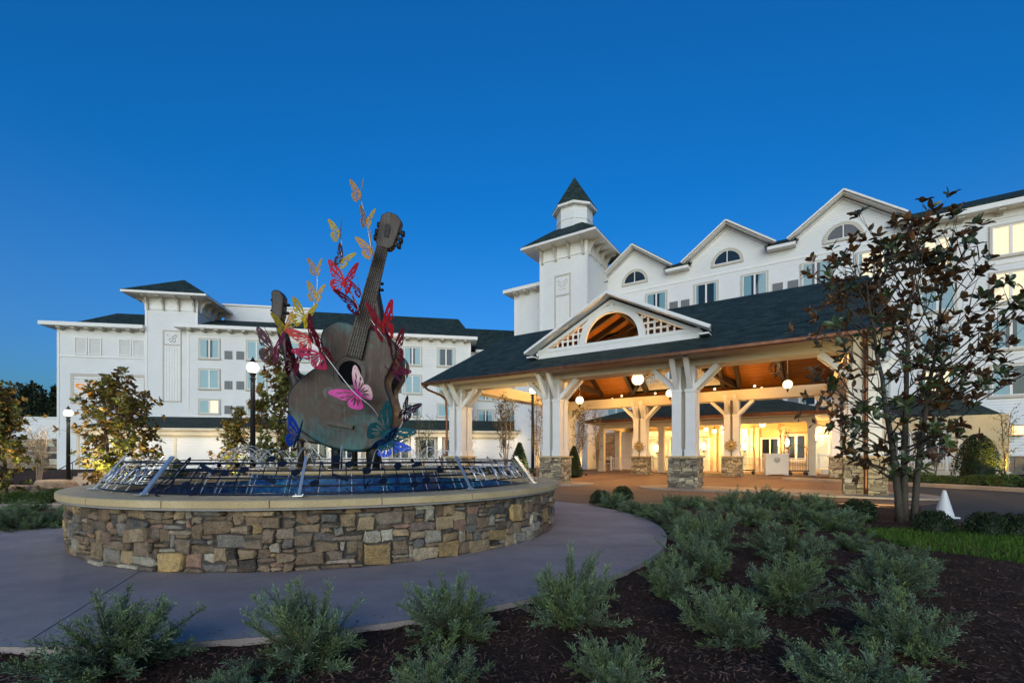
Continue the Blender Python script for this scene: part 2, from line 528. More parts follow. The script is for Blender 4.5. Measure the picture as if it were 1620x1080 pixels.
def lawn_mat():
    t = NT('mown_lawn').set(.9, 0, .15)
    n = t.noise(1.2, 5, .6); n2 = t.noise(60, 4, .7, t.mapping(t.tc(), (1, 2, 1)))
    c = t.ramp(n, [(.3, (.055, .12, .012)), (.7, (.11, .21, .025))])
    t.base(t.mix(c, t.ramp(n2, [(.3, (.55, .55, .55)), (.7, (1.45, 1.45, 1.45))]), 1, 'MULTIPLY'))
    t.bump(n2, .8, .04)
    return t.m
M['lawn'] = lawn_mat()
# ================================================================ GROUND
FC = (-3.0, 8.41)                        # centre of the fountain and of the round plaza
PR = 5.55
rng = random.Random(7)
def vnoise(x, y):
    return (math.sin(x * 3.1 + 1.3 * math.sin(y * 2.3)) + math.sin(y * 4.7 + 1.7 * math.sin(x * 3.7)) + .6 * math.sin(x * 11.3 + y * 7.9)) / 2.6
def grid_sheet(name, inside, x0, x1, y0, y1, step, zf, m, kind='structure'):
    nx, ny = int((x1 - x0) / step) + 1, int((y1 - y0) / step) + 1
    idx, vs, fs = {}, [], []
    def vid(i, j):
        if (i, j) not in idx:
            x, y = x0 + i * step, y0 + j * step
            idx[(i, j)] = len(vs); vs.append((x, y, zf(x, y)))
        return idx[(i, j)]
    for i in range(nx):
        for j in range(ny):
            if inside(x0 + (i + .5) * step, y0 + (j + .5) * step):
                fs.append((vid(i, j), vid(i + 1, j), vid(i + 1, j + 1), vid(i, j + 1)))
    b = MB(); b.add(vs, fs)
    return struct(b.build(name, m, smooth=True), kind)
def in_poly(poly):
    def f(x, y):
        c = False; n = len(poly)
        for i in range(n):
            (ax, ay), (bx, by) = poly[i], poly[i - 1]
            if (ay > y) != (by > y) and x < (bx - ax) * (y - ay) / (by - ay) + ax: c = not c
        return c
    return f
def flat(name, poly, z, m, th=.06, bev=0):
    b = MB()
    b.prism(poly, (0, 0, z - th), (1, 0, 0), (0, 1, 0), (0, 0, th))
    return struct(b.build(name, m, recalc=True, bevel=bev))
def axis(lo, hi, dense0, dense1, step, grow=1.35):
    a = [dense0]
    while a[-1] < dense1: a.append(a[-1] + step)
    s = step
    while a[-1] < hi: s *= grow; a.append(a[-1] + s)
    s = step; pre = [dense0]
    while pre[-1] > lo: s *= grow; pre.append(pre[-1] - s)
    return pre[:0:-1] + a
gx, gy = axis(-900, 900, -24, -8, .5), axis(-300, 1500, 9, 36, .5)
g = MB()
g.add([(x, y, gz(x, y) - .09) for y in gy for x in gx],
      [(j * len(gx) + i, j * len(gx) + i + 1, (j + 1) * len(gx) + i + 1, (j + 1) * len(gx) + i) for j in range(len(gy) - 1) for i in range(len(gx) - 1)])
struct(g.build('ground', M['earth'], smooth=True))

disc = [(FC[0] + PR * math.cos(2 * math.pi * i / 160), FC[1] + PR * math.sin(2 * math.pi * i / 160)) for i in range(160)]
flat('plaza', disc, 0, M['concrete'], .12)
edge = MB()
for i in range(160):                      # pale trowelled rim of the plaza
    a, b2 = 2 * math.pi * i / 160, 2 * math.pi * (i + 1) / 160
    q = [(FC[0] + r * math.cos(t), FC[1] + r * math.sin(t), .004 if r < PR + .005 else -.06) for r, t in ((PR - .05, a), (PR + .002, a), (PR + .002, b2), (PR - .05, b2))]
    edge.add(q, [(0, 1, 2, 3)])
def gl_line(p, q, w=.012):
    p, q = Vector((*p, .0045)), Vector((*q, .0045))
    d = (q - p).normalized(); n = Vector((-d.y, d.x, 0)) * w
    edge.add([p - n, q - n, q + n, p + n], [(0, 1, 2, 3)])
for ang in (259.5, 350, 188, 302, 225):
    c, s = math.cos(R(ang)), math.sin(R(ang))
    if ang in (259.5,):
        gl_line((-3.0 + 3.75 * math.cos(R(256)), 8.41 + 3.75 * math.sin(R(256))), (-3.15, 2.95))
gl_line((-2.42, 4.62), (-2.9, 2.98), .0)
struct(edge.build('plaza_joints', M['joint']))

drive_poly = [(-9, 14.2), (-2.2, 13.2), (1.9, 11.32), (8.55, 11.62), (9.9, 11.1), tuple(PF(6.6, -1.6)[:2]), tuple(PF(6.6, 15.6)[:2]), tuple(PF(-12.5, 15.6)[:2])]
flat('driveway', drive_poly, -.004, M['drive'], .1)
apron = [(1.0, 10.6), (1.9, 11.33), (-2.0, 13.25), (-5.5, 13.4), (-5.5, 12.8)]
flat('walkway', apron, -.006, M['drive'], .1)
b = MB(); b.bar((.3, 11.9, .0), (1.95, 11.32, .0), .07, .01); struct(b.build('driveway_joint', M['joint']))
asph = [(8.4, 3.0), (8.35, 7.4), (8.2, 9.1), (9.95, 11.1), tuple(PF(6.62, -1.6)[:2]), tuple(PF(6.62, 9)[:2]), (15.0, 21.5), (16.3, 18.4), (17.3, 15.4), (18.2, 11), (18.6, 3)]
flat('road', asph, -.02, M['asphalt'], .08)
kp = [(13.9, 23.2), (15.0, 21.2), (16.3, 18.4), (17.3, 15.4), (18.2, 11), (18.6, 3)]
def ribbon(name, pts, w, z0, th, m, zf=None, bev=0):
    pts = crom([(*p, 0) for p in pts], 8, False)
    L, Rr = [], []
    for i, p in enumerate(pts):
        d = (pts[min(i + 1, len(pts) - 1)] - pts[max(i - 1, 0)]).normalized()
        n = Vector((-d.y, d.x, 0)) * w / 2
        z = z0 + (zf(p.x, p.y) if zf else 0)
        L.append(p + n + Vector((0, 0, z))); Rr.append(p - n + Vector((0, 0, z)))
    b = MB(); n = len(pts); dn = Vector((0, 0, -th))
    b.add(L + Rr + [q + dn for q in L] + [q + dn for q in Rr],
          sum([[(n + i, n + i + 1, i + 1, i), (i, i + 1, 2 * n + i + 1, 2 * n + i), (n + i + 1, n + i, 3 * n + i, 3 * n + i + 1)] for i in range(n - 1)], []) + [(0, n, 3 * n, 2 * n), (n - 1, 3 * n - 1, 4 * n - 1, 2 * n - 1)])
    return struct(b.build(name, m, recalc=True, bevel=bev))
ribbon('road_kerb', kp, .45, .12, .25, M['pad'], bev=.03)
ribbon('bed_kerb', [(8.33, 3.0), (8.28, 7.4), (8.1, 8.9), (9.0, 10.3), (9.7, 11.0)], .16, -.012, .1, M['pad'])
def island(s0, s1, r):
    p = []
    for i in range(13):
        a = -math.pi / 2 + math.pi * i / 12; p.append(PF(s1 - r + r * math.cos(a), r * math.sin(a))[:2])
    for i in range(13):
        a = math.pi / 2 + math.pi * i / 12; p.append(PF(s0 + r + r * math.cos(a), r * math.sin(a))[:2])
    return [tuple(q) for q in p]
flat('column_island', island(-13, -3.7, 1.15), .05, M['pad'], .12, .02)
flat('column_island', island(-1.7, 7.0, 1.25), .05, M['pad'], .12, .02)
flat('column_island', [tuple((Vector(q) + Vector((.5477 * 12, .8367 * 12)))[:]) for q in island(-13, 7, 1.2)], .03, M['drive'], .1, .02)
flat('entrance_paving', [tuple(PF(*q)[:2]) for q in ((-12, 15.5), (7, 15.5), (7, 25), (-12, 25))], .02, M['drive'], .1)

lawn_r = [(5.55, 7.35), (6.9, 7.45), (8.15, 6.9), (8.15, 4.9), (7, 4.5), (5.75, 5.0), (5.25, 5.9)]
in_road, in_drive, in_lawn = in_poly(asph), in_poly(drive_poly), in_poly(lawn_r)
def in_bed(x, y):
    if (x - FC[0]) ** 2 + (y - FC[1]) ** 2 < (PR - .07) ** 2: return False
    if in_road(x, y): return False
    if x < -8 and y > 10.2: return False
    if x < -2 and y > 10.2: return False
    if y > 11.9 or (y > 11.3 and x < 1.6): return False
    if x > 9.8: return False
    return True
def bed_z(x, y):
    d = math.hypot(x - FC[0], y - FC[1]) - PR
    return -.045 + .035 * sm(.1, 1.2, d) * (1 + vnoise(x * .8, y * .8)) + .014 * vnoise(x * 5, y * 5)
grid_sheet('mulch_bed', in_bed, -13, 10, .2, 12, .085, bed_z, M['mulch'])
ch = MB()
r_ = random.Random(3)
for k in range(60000):                     # shredded bark lying on the bed, denser close by
    y = 1.4 + 10 * r_.random() ** 2.3
    x = r_.uniform(-1.2, 1.2) * y
    if not (-9 < x < 9.3) or not in_bed(x, y): continue
    L, W = r_.uniform(.006, .026), r_.uniform(.002, .0055)
    a = r_.uniform(0, 6.28); tl = r_.uniform(-.35, .35)
    z = bed_z(x, y) + .004 + r_.random() * .008
    d = Vector((math.cos(a), math.sin(a), tl)) * L; n = Vector((-math.sin(a), math.cos(a), r_.uniform(-.4, .4))) * W
    p = Vector((x, y, z)); t = r_.choice((.35, .6, .8, 1, 1.2, 1.6)) * r_.uniform(.8, 1.2)
    ch.add([p - d - n, p + d - n * .6, p + d + n * .6, p - d + n], [(0, 1, 2, 3)], (t, t * r_.uniform(.85, 1), t * r_.uniform(.75, 1)))
for k in range(420):                       # a little bark scattered on the paving edge
    a = r_.uniform(R(215), R(395)); rr = PR - .02 - abs(r_.gauss(0, .10)); L, W = r_.uniform(.005, .02), r_.uniform(.002, .005); q = r_.uniform(0, 6.28)
    p = Vector((FC[0] + rr * math.cos(a), FC[1] + rr * math.sin(a), .008)); d = Vector((math.cos(q), math.sin(q), .1)) * L; n = Vector((-math.sin(q), math.cos(q), 0)) * W; t = r_.uniform(.4, 1.3)
    ch.add([p - d - n, p + d - n * .6, p + d + n * .6, p - d + n], [(0, 1, 2, 3)], (t, t * .9, t * .8))
struct(ch.build('bark_chips', M['chip'], tint=True), 'stuff')

lr = grid_sheet('lawn', in_lawn, 5, 8.6, 4.2, 7.8, .1, lambda x, y: -.005 + .01 * vnoise(x, y), M['lawn'])
gr = MB()
for k in range(21000):
    x, y = r_.uniform(5.1, 8.25), r_.uniform(4.4, 7.5)
    if not in_lawn(x + r_.uniform(-.05, .05), y + r_.uniform(-.05, .05)): continue
    h = r_.uniform(.03, .075); a = r_.uniform(0, 6.28); w = .0042
    p = Vector((x, y, -.005)); q = p + Vector((r_.uniform(-.03, .03), r_.uniform(-.03, .03), h)); n = Vector((math.cos(a), math.sin(a), 0)) * w
    t = r_.uniform(.55, 1.5)
    gr.add([p - n, p + n, q + n * .3, q - n * .3], [(0, 1, 2, 3)], (t * r_.uniform(.8, 1.3), t, t * .9))
struct(gr.build('lawn_grass', M['grassblade'], tint=True), 'stuff')

far_lawn = in_poly([(-17.5, 22), (-12.5, 15.2), (-8.5, 13.7), (-4, 14.6), (-3.5, 30), (-14, 34), (-19, 30)])
grid_sheet('lawn', far_lawn, -20, -3, 13, 35, .5, lambda x, y: gz(x, y) - .02, M['lawn'])
near_lawn = in_poly([(-16, 9.9), (-8.6, 9.9), (-7.6, 10.6), (-16, 10.6)])
grid_sheet('lawn', near_lawn, -16, -7, 9.6, 11, .12, lambda x, y: -.02, M['lawn'])
ribbon('garden_path', [(-18, 11.05), (-13, 11.1), (-10, 11.3), (-7.5, 12.2), (-5, 13.1), (-3, 13.2)], .65, -.0, .1, M['pad'], gz)
ribbon('garden_path', [(-16.5, 13.3), (-14.6, 14.6), (-15.4, 17.0), (-17.6, 19.2), (-18.8, 20.6)], 1.5, .0, .1, M['drive'], gz)
lg_ = in_poly([(-34, 13.5), (-15.2, 12.6), (-14.0, 16.0), (-13.6, 21), (-16, 25), (-20, 32), (-40, 40)])
grid_sheet('mulch_bed', lg_, -40, -13, 12, 40, .5, lambda x, y: gz(x, y) - .035 + .02 * vnoise(x, y), M['mulch'])
# planted bed at the right, beyond the road
rb = in_poly([(14.3, 24), (15.3, 21.2), (16.6, 18.4), (17.6, 15.4), (18.5, 11), (18.9, 6), (40, 6), (40, 24), (26, 27)])
grid_sheet('mulch_bed', rb, 14, 40, 6, 27, .5, lambda x, y: .06 + .03 * vnoise(x, y), M['mulch'])

# ================================================================ STONEWORK
STONE_COLS = [((.185, .140, .100), 10), ((.225, .160, .105), 8), ((.32, .235, .14), 6), ((.20, .18, .155), 5), ((.13, .12, .11), 3),
              ((.40, .36, .28), 4), ((.26, .16, .115), 3), ((.06, .052, .045), 3), ((.36, .25, .12), 1)]
_sc = [c for c, k in STONE_COLS for _ in range(k)]
PIER_COLS = [((.30, .26, .18), 6), ((.40, .34, .22), 6), ((.21, .18, .13), 5), ((.48, .42, .28), 3), ((.14, .12, .09), 3), ((.33, .30, .25), 3)]
_pc = [c for c, k in PIER_COLS for _ in range(k)]
def stone_pack(nu, nv, rg, wmax, hmax, wrap=False, big=0.0):
    occ = [[False] * nu for _ in range(nv)]
    out = []
    for j in range(nv):
        for i in range(nu):
            if occ[j][i]: continue
            h = min(nv - j, rg.choice([1] * 4 + [2] * 4 + [3] * 2 + [hmax])); w = max(2 if h > 1 else 2, rg.randint(2, wmax))
            if rg.random() < big: w, h = rg.randint(4, 5), min(nv - j, rg.randint(4, 5))
            k = 0
            while k < w and i + k < nu and not occ[j][i + k]: k += 1
            w = max(1, k)
            if 0 < nu - (i + w) < 2: w = nu - i
            jj = 1
            while jj < h and all(i + q < nu and not occ[j + jj][i + q] for q in range(w)): jj += 1
            h = jj
            for a in range(h):
                for q in range(w):
                    if i + q < nu: occ[j + a][i + q] = True
            out.append((i, i + w, j, j + h))
    return out
def stones(mb, P, nu, nv, cu, cv, rg, cols, wmax=5, hmax=4, dep=(.02, .055), big=0.0, gap=.006, bigcol=None):
    for (i0, i1, j0, j1) in stone_pack(nu, nv, rg, wmax, hmax, big=big):
        u0, u1, v0, v1 = i0 * cu + gap, i1 * cu - gap, j0 * cv + gap, j1 * cv - gap
        d = rg.uniform(*dep)
        w, h = u1 - u0, v1 - v0
        if w <= .004 or h <= .004: continue
        cx, cy = min(.35 * w, rg.uniform(.006, .03)), min(.35 * h, rg.uniform(.006, .025))
        jit = lambda a: rg.uniform(-a, a)
        o = [(u0 + cx, v0), (u1 - cx * rg.uniform(.4, 1.3), v0), (u1, v0 + cy), (u1, v1 - cy * rg.uniform(.4, 1.4)), (u1 - cx, v1), (u0 + cx * rg.uniform(.5, 1.4), v1), (u0, v1 - cy), (u0, v0 + cy * rg.uniform(.5, 1.2))]
        jw, jh = min(.022, w * .16), min(.019, h * .24)
        o = [(a + jit(jw), b + jit(jh)) for a, b in o]
        mu, mv = (u0 + u1) / 2, (v0 + v1) / 2
        c = rg.choice(cols)
        if rg.random() < .35: c2 = rg.choice(cols); c = tuple((x + y) / 2 for x, y in zip(c, c2))
        if bigcol and w > 3.4 * cu and h > 3.4 * cv and rg.random() < .75: c = bigcol
        k = rg.uniform(.9, 1.5); c = (c[0] * k, c[1] * k, c[2] * k)
        ins = .012
        f = []
        for a, b in o:
            L = math.hypot(a - mu, b - mv) or 1
            f.append((a - (a - mu) / L * ins, b - (b - mv) / L * ins))
        vs = [P(a, b, 0) for a, b in o] + [P(a, b, d * .72 + jit(.003)) for a, b in o] + [P(a, b, d + jit(.006)) for a, b in f] + [P(mu + jit(w * .15), mv + jit(h * .15), d + rg.uniform(-.002, .012))]
        fs = []
        for q in range(8):
            q2 = (q + 1) % 8
            fs += [(q, q2, 8 + q2, 8 + q), (8 + q, 8 + q2, 16 + q2, 16 + q), (16 + q, 16 + q2, 24)]
        mb.add(vs, fs, c)
def pier_mesh(seed, half=.51, h=1.13):
    b = MB(); rg = random.Random(seed)
    for k in range(4):
        a = k * math.pi / 2
        def P(u, v, d, a=a):
            x, y = u - half, -half - d + .02
            return (x * math.cos(a) - y * math.sin(a), x * math.sin(a) + y * math.cos(a), v)
        stones(b, P, 17, 26, 2 * half / 17, h / 26, rg, _pc, 6, 3, (.015, .045), .015, .004)
    return b.mesh('stone_base', M['stone'], tint=True)
# ================================================================ BUILDING KIT
WIN = {}
def win_meshes(w, h):
    key = (w, h)
    if key in WIN: return WIN[key]
    f = MB(); t = .13
    for x0, x1, z0, z1, d in ((-w / 2, w / 2, h - t, h, .10), (-w / 2 - .04, w / 2 + .04, -.06, t * .8, .14), (-w / 2, -w / 2 + t, t * .8, h - t, .10), (w / 2 - t, w / 2, t * .8, h - t, .10)):
        f.box(x0, x1, -d, .02, z0, z1)
    sash = MB(); s = .055
    x0, x1, z0, z1 = -w / 2 + t, w / 2 - t, t * .8, h - t
    for a0, a1, b0, b1 in ((x0, x1, z1 - s, z1), (x0, x1, z0, z0 + s), (x0, x0 + s, z0 + s, z1 - s), (x1 - s, x1, z0 + s, z1 - s), (-.07, .07, z0 + s, z1 - s)):
        sash.box(a0, a1, -.085, .01, b0, b1)
    g = MB(); g.add([(x0, -.07, z0), (x1, -.07, z0), (x1, -.07, z1), (x0, -.07, z1)], [(0, 1, 2, 3)])
    room = MB(); room.add([(x0, -.006, z0), (x1, -.006, z0), (x1, -.006, z1), (x0, -.006, z1)], [(0, 1, 2, 3)])
    def curtain(spans):
        c = MB()
        for a0, a1 in spans:
            n = max(4, int((a1 - a0) * 26))
            vs = []
            for i in range(n + 1):
                x = a0 + (a1 - a0) * i / n; y = -.036 + .012 * math.sin(i * 1.9)
                vs += [(x, y, z0 + .01), (x, y, z1 - .01)]
            c.add(vs, [(2 * i, 2 * i + 2, 2 * i + 3, 2 * i + 1) for i in range(n)])
        return c.mesh('curtain', M['curtain'], smooth=True)
    W = x1 - x0
    WIN[key] = dict(frame=f.mesh('window', M['trim']), sash=sash.mesh('sash', M['white']), pane=g.mesh('pane', M['glass']),
                    room=room.mesh('room', M['dark_room']), lit=room.mesh('room', M['lit_room']),
                    closed=curtain([(x0, x0 + W * .49), (x0 + W * .51, x1)]), half=curtain([(x0, x0 + W * .36), (x0 + W * .66, x1)]),
                    side=curtain([(x0, x0 + W * .45)]), open=curtain([(x0, x0 + W * .14), (x1 - W * .14, x1)]))
    return WIN[key]
def window(parent, x, y, z, w, h, kind, rotz=0):
    k = win_meshes(w, h)
    f = put('window', k['frame'], parent, (x, y, z), (0, 0, rotz))
    put('sash', k['sash'], f); put('pane', k['pane'], f)
    lit = kind.startswith('lit')
    put('room', k['lit' if lit else 'room'], f)
    cur = kind.split('_')[-1]
    if cur in ('closed', 'half', 'side', 'open'): put('curtain', k[cur], f)
    return f
_gm = None
def grille(parent, x, y, z):
    global _gm
    if not _gm:
        b = MB(); w, h = .72, .85
        b.box(-w / 2, w / 2, -.03, .02, 0, h)
        for i in range(9): b.box(-w / 2 + .03, w / 2 - .03, -.05, -.028, .05 + i * .088, .09 + i * .088)
        for a in (-w / 2, -.02, w / 2 - .04): b.box(a, a + .04, -.055, -.025, 0, h)
        _gm = b.mesh('vent_grille', M['grille'])
    return put('vent_grille', _gm, parent, (x, y, z))
def bracket_mesh(out, drop, w):
    b = MB()
    pr = [(0, 0), (out, 0), (out, -.14), (out * .55, -.22), (.26, -drop * .62), (.2, -drop), (0, -drop)]
    b.prism([(-p[0], p[1]) for p in pr], (-w / 2, 0, 0), (0, 1, 0), (0, 0, 1), (w, 0, 0))
    return b.mesh('bracket', M['trim'], recalc=True)
BR_T = bracket_mesh(1.1, 1.25, .16)
BR_S = bracket_mesh(.75, .28, .34)
def corner(b, x, y, z0, z1, w=.18, p=.025):
    b.box(x - w / 2 - p, x + w / 2 + p, y - p, y + .05, z0, z1)
def emblem(parent, x, y, z, s, m, name='emblem'):           # butterfly relief drawn as four outline loops
    b = MB()
    for sx in (-1, 1):
        up = crom([(.03 * sx, 0, 0), (.16 * sx, 0, .32), (.42 * sx, 0, .52), (.50 * sx, 0, .34), (.30 * sx, 0, .10)], 5)
        dn = crom([(.03 * sx, 0, -.04), (.26 * sx, 0, -.02), (.34 * sx, 0, -.22), (.18 * sx, 0, -.42), (.06 * sx, 0, -.25)], 5)
        for l in (up, dn): b.tube([p * s for p in l], .035 * s, 6, closed=True)
    return put(name, b.mesh(name, m, smooth=True), parent, (x, y, z))
def siding_wall(name, parent, poly, y0, depth, m=None):
    b = MB(); b.prism(poly, (0, y0, 0), (1, 0, 0), (0, 0, 1), (0, depth, 0))
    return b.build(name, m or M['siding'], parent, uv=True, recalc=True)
def hip(b, x0, x1, y0, y1, z0, rx0, rx1, ry, z1, m=None):
    v = [(x0, y0, z0), (x1, y0, z0), (x1, y1, z0), (x0, y1, z0), (rx0, ry, z1), (rx1, ry, z1)]
    b.add(v, [(0, 1, 5, 4), (1, 2, 5), (2, 3, 4, 5), (3, 0, 4), (3, 2, 1, 0)])

# ================================================================ LEFT WING
lw = thing('hotel_wing', 'long white clapboard hotel wing with green roofs and square tower behind the fountain sculpture', 'building', (*O_L, 0), A_L)
siding_wall('end_block', lw, [(-13.9, 0), (-5.95, 0), (-5.95, 13.9), (-13.9, 13.9)], .9, 11)
siding_wall('guest_room_block', lw, [(-2.05, 0), (26.3, 0), (26.3, 14.0), (-2.05, 14.0)], 0, 12)
siding_wall('recessed_block', lw, [(26.3, 0), (36, 0), (36, 13.2), (26.3, 13.2)], 2.2, 9)
siding_wall('tower_wall', lw, [(-6.0, 0), (-1.3, 0), (-1.3, 17.1), (-6.0, 17.1)], .42, 4.7)
siding_wall('penthouse_wall', lw, [(-.8, 12), (8.2, 12), (8.2, 18.0), (-.8, 18.0)], 5.2, 4)
siding_wall('low_wall', lw, [(-26, 0), (-13.9, 0), (-13.9, 4.9), (-26, 4.9)], 1.6, 5)
b = MB(); b.box(-26.1, -13.9, 1.5, 6.6, 4.9, 5.05); b.build('low_wall_cap', M['white'], lw)
# fascias, bands, corner boards
b = MB()
b.box(-14.9, -5.98, -.05, 12.2, 13.75, 14.12); b.box(-2.9, 27.0, -.85, 12.2, 13.85, 14.2); b.box(27.0, 36.2, 1.45, 11, 13.05, 13.35)
b.box(-.95, 8.35, 5.05, 9.4, 18.0, 18.2)
b.build('fascia', M['white'], lw, bevel=.02)
b = MB()
b.box(-13.93, -5.98, .84, .93, 10.9, 11.08); b.box(-13.95, -13.75, .86, .95, 0, 13.74); b.box(-6.2, -5.99, .87, .95, 0, 13.74)
b.box(-2.08, -1.86, -.035, .05, 5.3, 13.84); b.box(26.1, 26.33, -.035, .05, 5.3, 13.84); b.box(-6.03, -5.83, .385, .45, 0, 15.8); b.box(-1.47, -1.27, .385, .45, 14.2, 15.8)
b.box(-6.05, -1.25, .375, .44, 15.8, 17.08); b.box(-1.32, -1.26, .4, 5.1, 15.8, 17.08)
b.box(-13.9, -5.95, .86, .91, 13.3, 13.7); b.box(-2.05, 26.3, -.04, .01, 13.4, 13.84); b.box(-2.05, 26.3, -.06, .01, 5.1, 5.35)
b.build('trim_board', M['white'], lw)
for i in range(7): put('bracket', BR_S, lw, (-13.4 + i * 1.2, .9, 13.74))
for i in range(23): put('bracket', BR_S, lw, (-1.6 + i * 1.24, 0, 13.84))
# tower roof
b = MB(); b.box(-7.4, .1, -.98, 6.5, 17.0, 17.22); b.build('tower_eave', M['white'], lw, bevel=.02)
b = MB(); hip(b, -7.42, .12, -1.0, 6.52, 17.222, -3.66, -3.64, 2.77, 19.75); b.build('tower_roof', M['shingle'], lw, uv=True)
for i in range(4):
    put('bracket', BR_T, lw, (-5.75 + i * 1.4, .42, 17.0))
    put('bracket', BR_T, lw, (-1.3, .9 + i * 1.3, 17.0), (0, 0, R(90)))
    put('bracket', BR_T, lw, (-6.0, .9 + i * 1.3, 17.0), (0, 0, R(-90)))
# main roofs
b = MB(); hip(b, -12.6, -6.01, .6, 8.6, 14.13, -10.9, -6.01, 4.4, 16.35); b.build('roof', M['shingle'], lw, uv=True)
b = MB()
hip(b, -1.28, 9.0, -.3, 10, 14.21, -1.28, 9.0, 4.6, 16.2)
hip(b, 7.9, 26.6, -.25, 10.2, 14.215, 8.6, 25.2, 5.0, 17.75)
hip(b, 25.0, 37, 1.7, 12, 13.36, 25.0, 36, 6.2, 17.0)
b.build('roof', M['shingle'], lw, uv=True)
# tower panel and emblem
def frame_panel(parent, x0, x1, z0, z1, y, split=None, w=.12, slats=0, face=None):
    b = MB()
    for a in ((x0, x1, z1 - w, z1), (x0, x1, z0, z0 + w), (x0, x0 + w, z0 + w, z1 - w), (x1 - w, x1, z0 + w, z1 - w)): b.box(a[0], a[1], y - .06, y + .03, a[2], a[3])
    if split: b.box(x0 + w, x1 - w, y - .058, y + .03, split - w / 2, split + w / 2)
    o = b.build('panel_frame', M['trim'], parent)
    c = MB()
    if slats == 0:
        n = 6
        for i in range(n):
            q = (x1 - x0 - 2 * w) / n
            c.box(x0 + w + i * q + .015, x0 + w + (i + 1) * q - .015, y - .03, y + .01, z0 + w, (split or z1) - w)
    else:
        n = slats; q = (z1 - z0 - 2 * w) / n
        for i in range(n): c.prism([(0, 0), (-.07, .01), (-.01, q - .04), (0, q - .04)], (x0 + w, y - .002, z0 + w + i * q + .02), (0, 1, 0), (0, 0, 1), (x1 - x0 - 2 * w, 0, 0))
    c.build('panel_boards', face or M['white'], o, recalc=True)
    return o
frame_panel(lw, -4.45, -2.75, 6.6, 13.8, .42, 12.35)
emblem(lw, -3.6, .37, 12.98, .85, M['white'])
# shutters
for xs in (-11.3, -7.45):
    for dx in (-.62, .62):
        b = MB(); x0, x1 = xs + dx - .56, xs + dx + .56
        for a in ((x0, x1, 12.75, 12.85), (x0, x1, 11.15, 11.25), (x0, x0 + .1, 11.25, 12.75), (x1 - .1, x1, 11.25, 12.75)): b.box(a[0], a[1], .83, .93, a[2], a[3])
        for i in range(15): b.prism([(0, 0), (-.05, 0), (0, .085)], (x0 + .1, .9, 11.26 + i * .1), (0, 1, 0), (0, 0, 1), (x1 - x0 - .2, 0, 0))
        b.build('shutter', M['white'], lw, recalc=True)
# framed louvred sign with an orange butterfly
sg = frame_panel(lw, -12.8, -6.1, 6.35, 9.3, .9, None, .28, 9)
sg.name = 'sign_panel'
M['orange'] = plain('orange_sign_tube', (.62, .20, .012), .5); M['orange'].node_tree.nodes['Principled BSDF'].inputs['Emission Color'].default_value = (1, .36, .02, 1); M['orange'].node_tree.nodes['Principled BSDF'].inputs['Emission Strength'].default_value = .14
def loopm(pts, r, m, parent, loc, name):
    b = MB(); b.tube(crom([(p[0], 0, p[1]) for p in pts], 6), r, 6, closed=True)
    return put(name, b.mesh(name, m, smooth=True), parent, loc)
loopm([(-.1, -.55), (-.5, -.25), (-1.15, .1), (-1.2, .38), (-.75, .35), (-.3, -.05)], .065, M['orange'], lw, (-11.0, .78, 7.85), 'sign_emblem')
loopm([(-.05, -.5), (-.25, .05), (-.1, .55), (.22, .75), (.3, .35), (.12, -.2)], .065, M['orange'], lw, (-11.0, .78, 7.85), 'sign_emblem')
loopm([(-.25, -.75), (-.05, -.55), (.15, -.75), (-.02, -1.0)], .055, M['orange'], lw, (-11.0, .78, 7.95), 'sign_emblem')
# windows
kinds = {(0, 0): 'half', (0, 1): 'closed', (0, 2): 'lit_side', (1, 0): 'closed', (1, 1): 'closed', (1, 2): 'half', (5, 0): 'half', (5, 1): 'closed', (5, 2): 'open', (6, 0): 'open', (6, 1): 'half', (6, 2): 'closed'}
wx = [0, 4.4, 8.5, 12.3, 16.1, 20.0, 23.6]
for i, x in enumerate(wx):
    for j, z in enumerate((10.95, 7.9, 4.85 + .55)):
        window(lw, x, -.0, z, 2.0, 2.1 if j < 2 else 1.55, kinds.get((i, j), ('closed', 'half', 'closed', 'open')[(i * 2 + j) % 4]))
for xa in (1.75, 2.85, 10.0, 10.9, 17.6, 18.5, 21.6, 22.2):
    for j, z in enumerate((11.0, 7.95, 5.45)):
        if xa < 21: grille(lw, xa, 0, z)
for x, k in ((28.2, 'half'), (31.2, 'closed')):
    for z in (10.6, 7.6, 4.9): window(lw, x, 2.2, z, 1.9, 1.7, k)
# ground-floor porch
b = MB()
v = [(-9.2, -4.6, 3.75), (36, -4.6, 3.75), (36, .0, 5.1), (-5.6, .0, 5.1), (-9.2, .9, 3.75), (-5.6, .9, 5.1)]
b.add(v, [(0, 1, 2, 3), (4, 0, 3, 5)])
b.build('porch_roof', M['shingle'], lw, uv=True)
b = MB()
b.box(-9.25, 36, -4.68, -4.52, 3.52, 3.74); b.box(-9.25, -9.1, -4.52, .9, 3.52, 3.74); b.box(-9.1, 36, -4.3, -4.0, 3.1, 3.5)
b.build('porch_fascia', M['cream'], lw)
b = MB(); b.box(-9.08, 36, -4.51, .85, 3.5, 3.56); b.build('porch_soffit', M['soffit'], lw)
siding_wall('porch_wall', lw, [(-9.0, 0), (7.4, 0), (7.4, 3.5), (-9.0, 3.5)], -3.8, 3.7)
siding_wall('porch_wall', lw, [(7.4, 0), (26.0, 0), (26.0, 3.5), (7.4, 3.5)], -3.4, 3.3, M['cream'])
siding_wall('porch_wall', lw, [(26.0, 0), (36, 0), (36, 3.5), (26.0, 3.5)], -3.85, 3.8)
b = MB()
for x in (-9.0, -4.6, -1.2, 3.2, 7.4, 26, 29.5, 33): b.box(x - .09, x + .09, -3.88, -3.7, 0, 3.5)
b.box(-9, 7.4, -3.86, -3.7, 2.95, 3.12); b.box(26, 36, -3.91, -3.8, 2.95, 3.12)
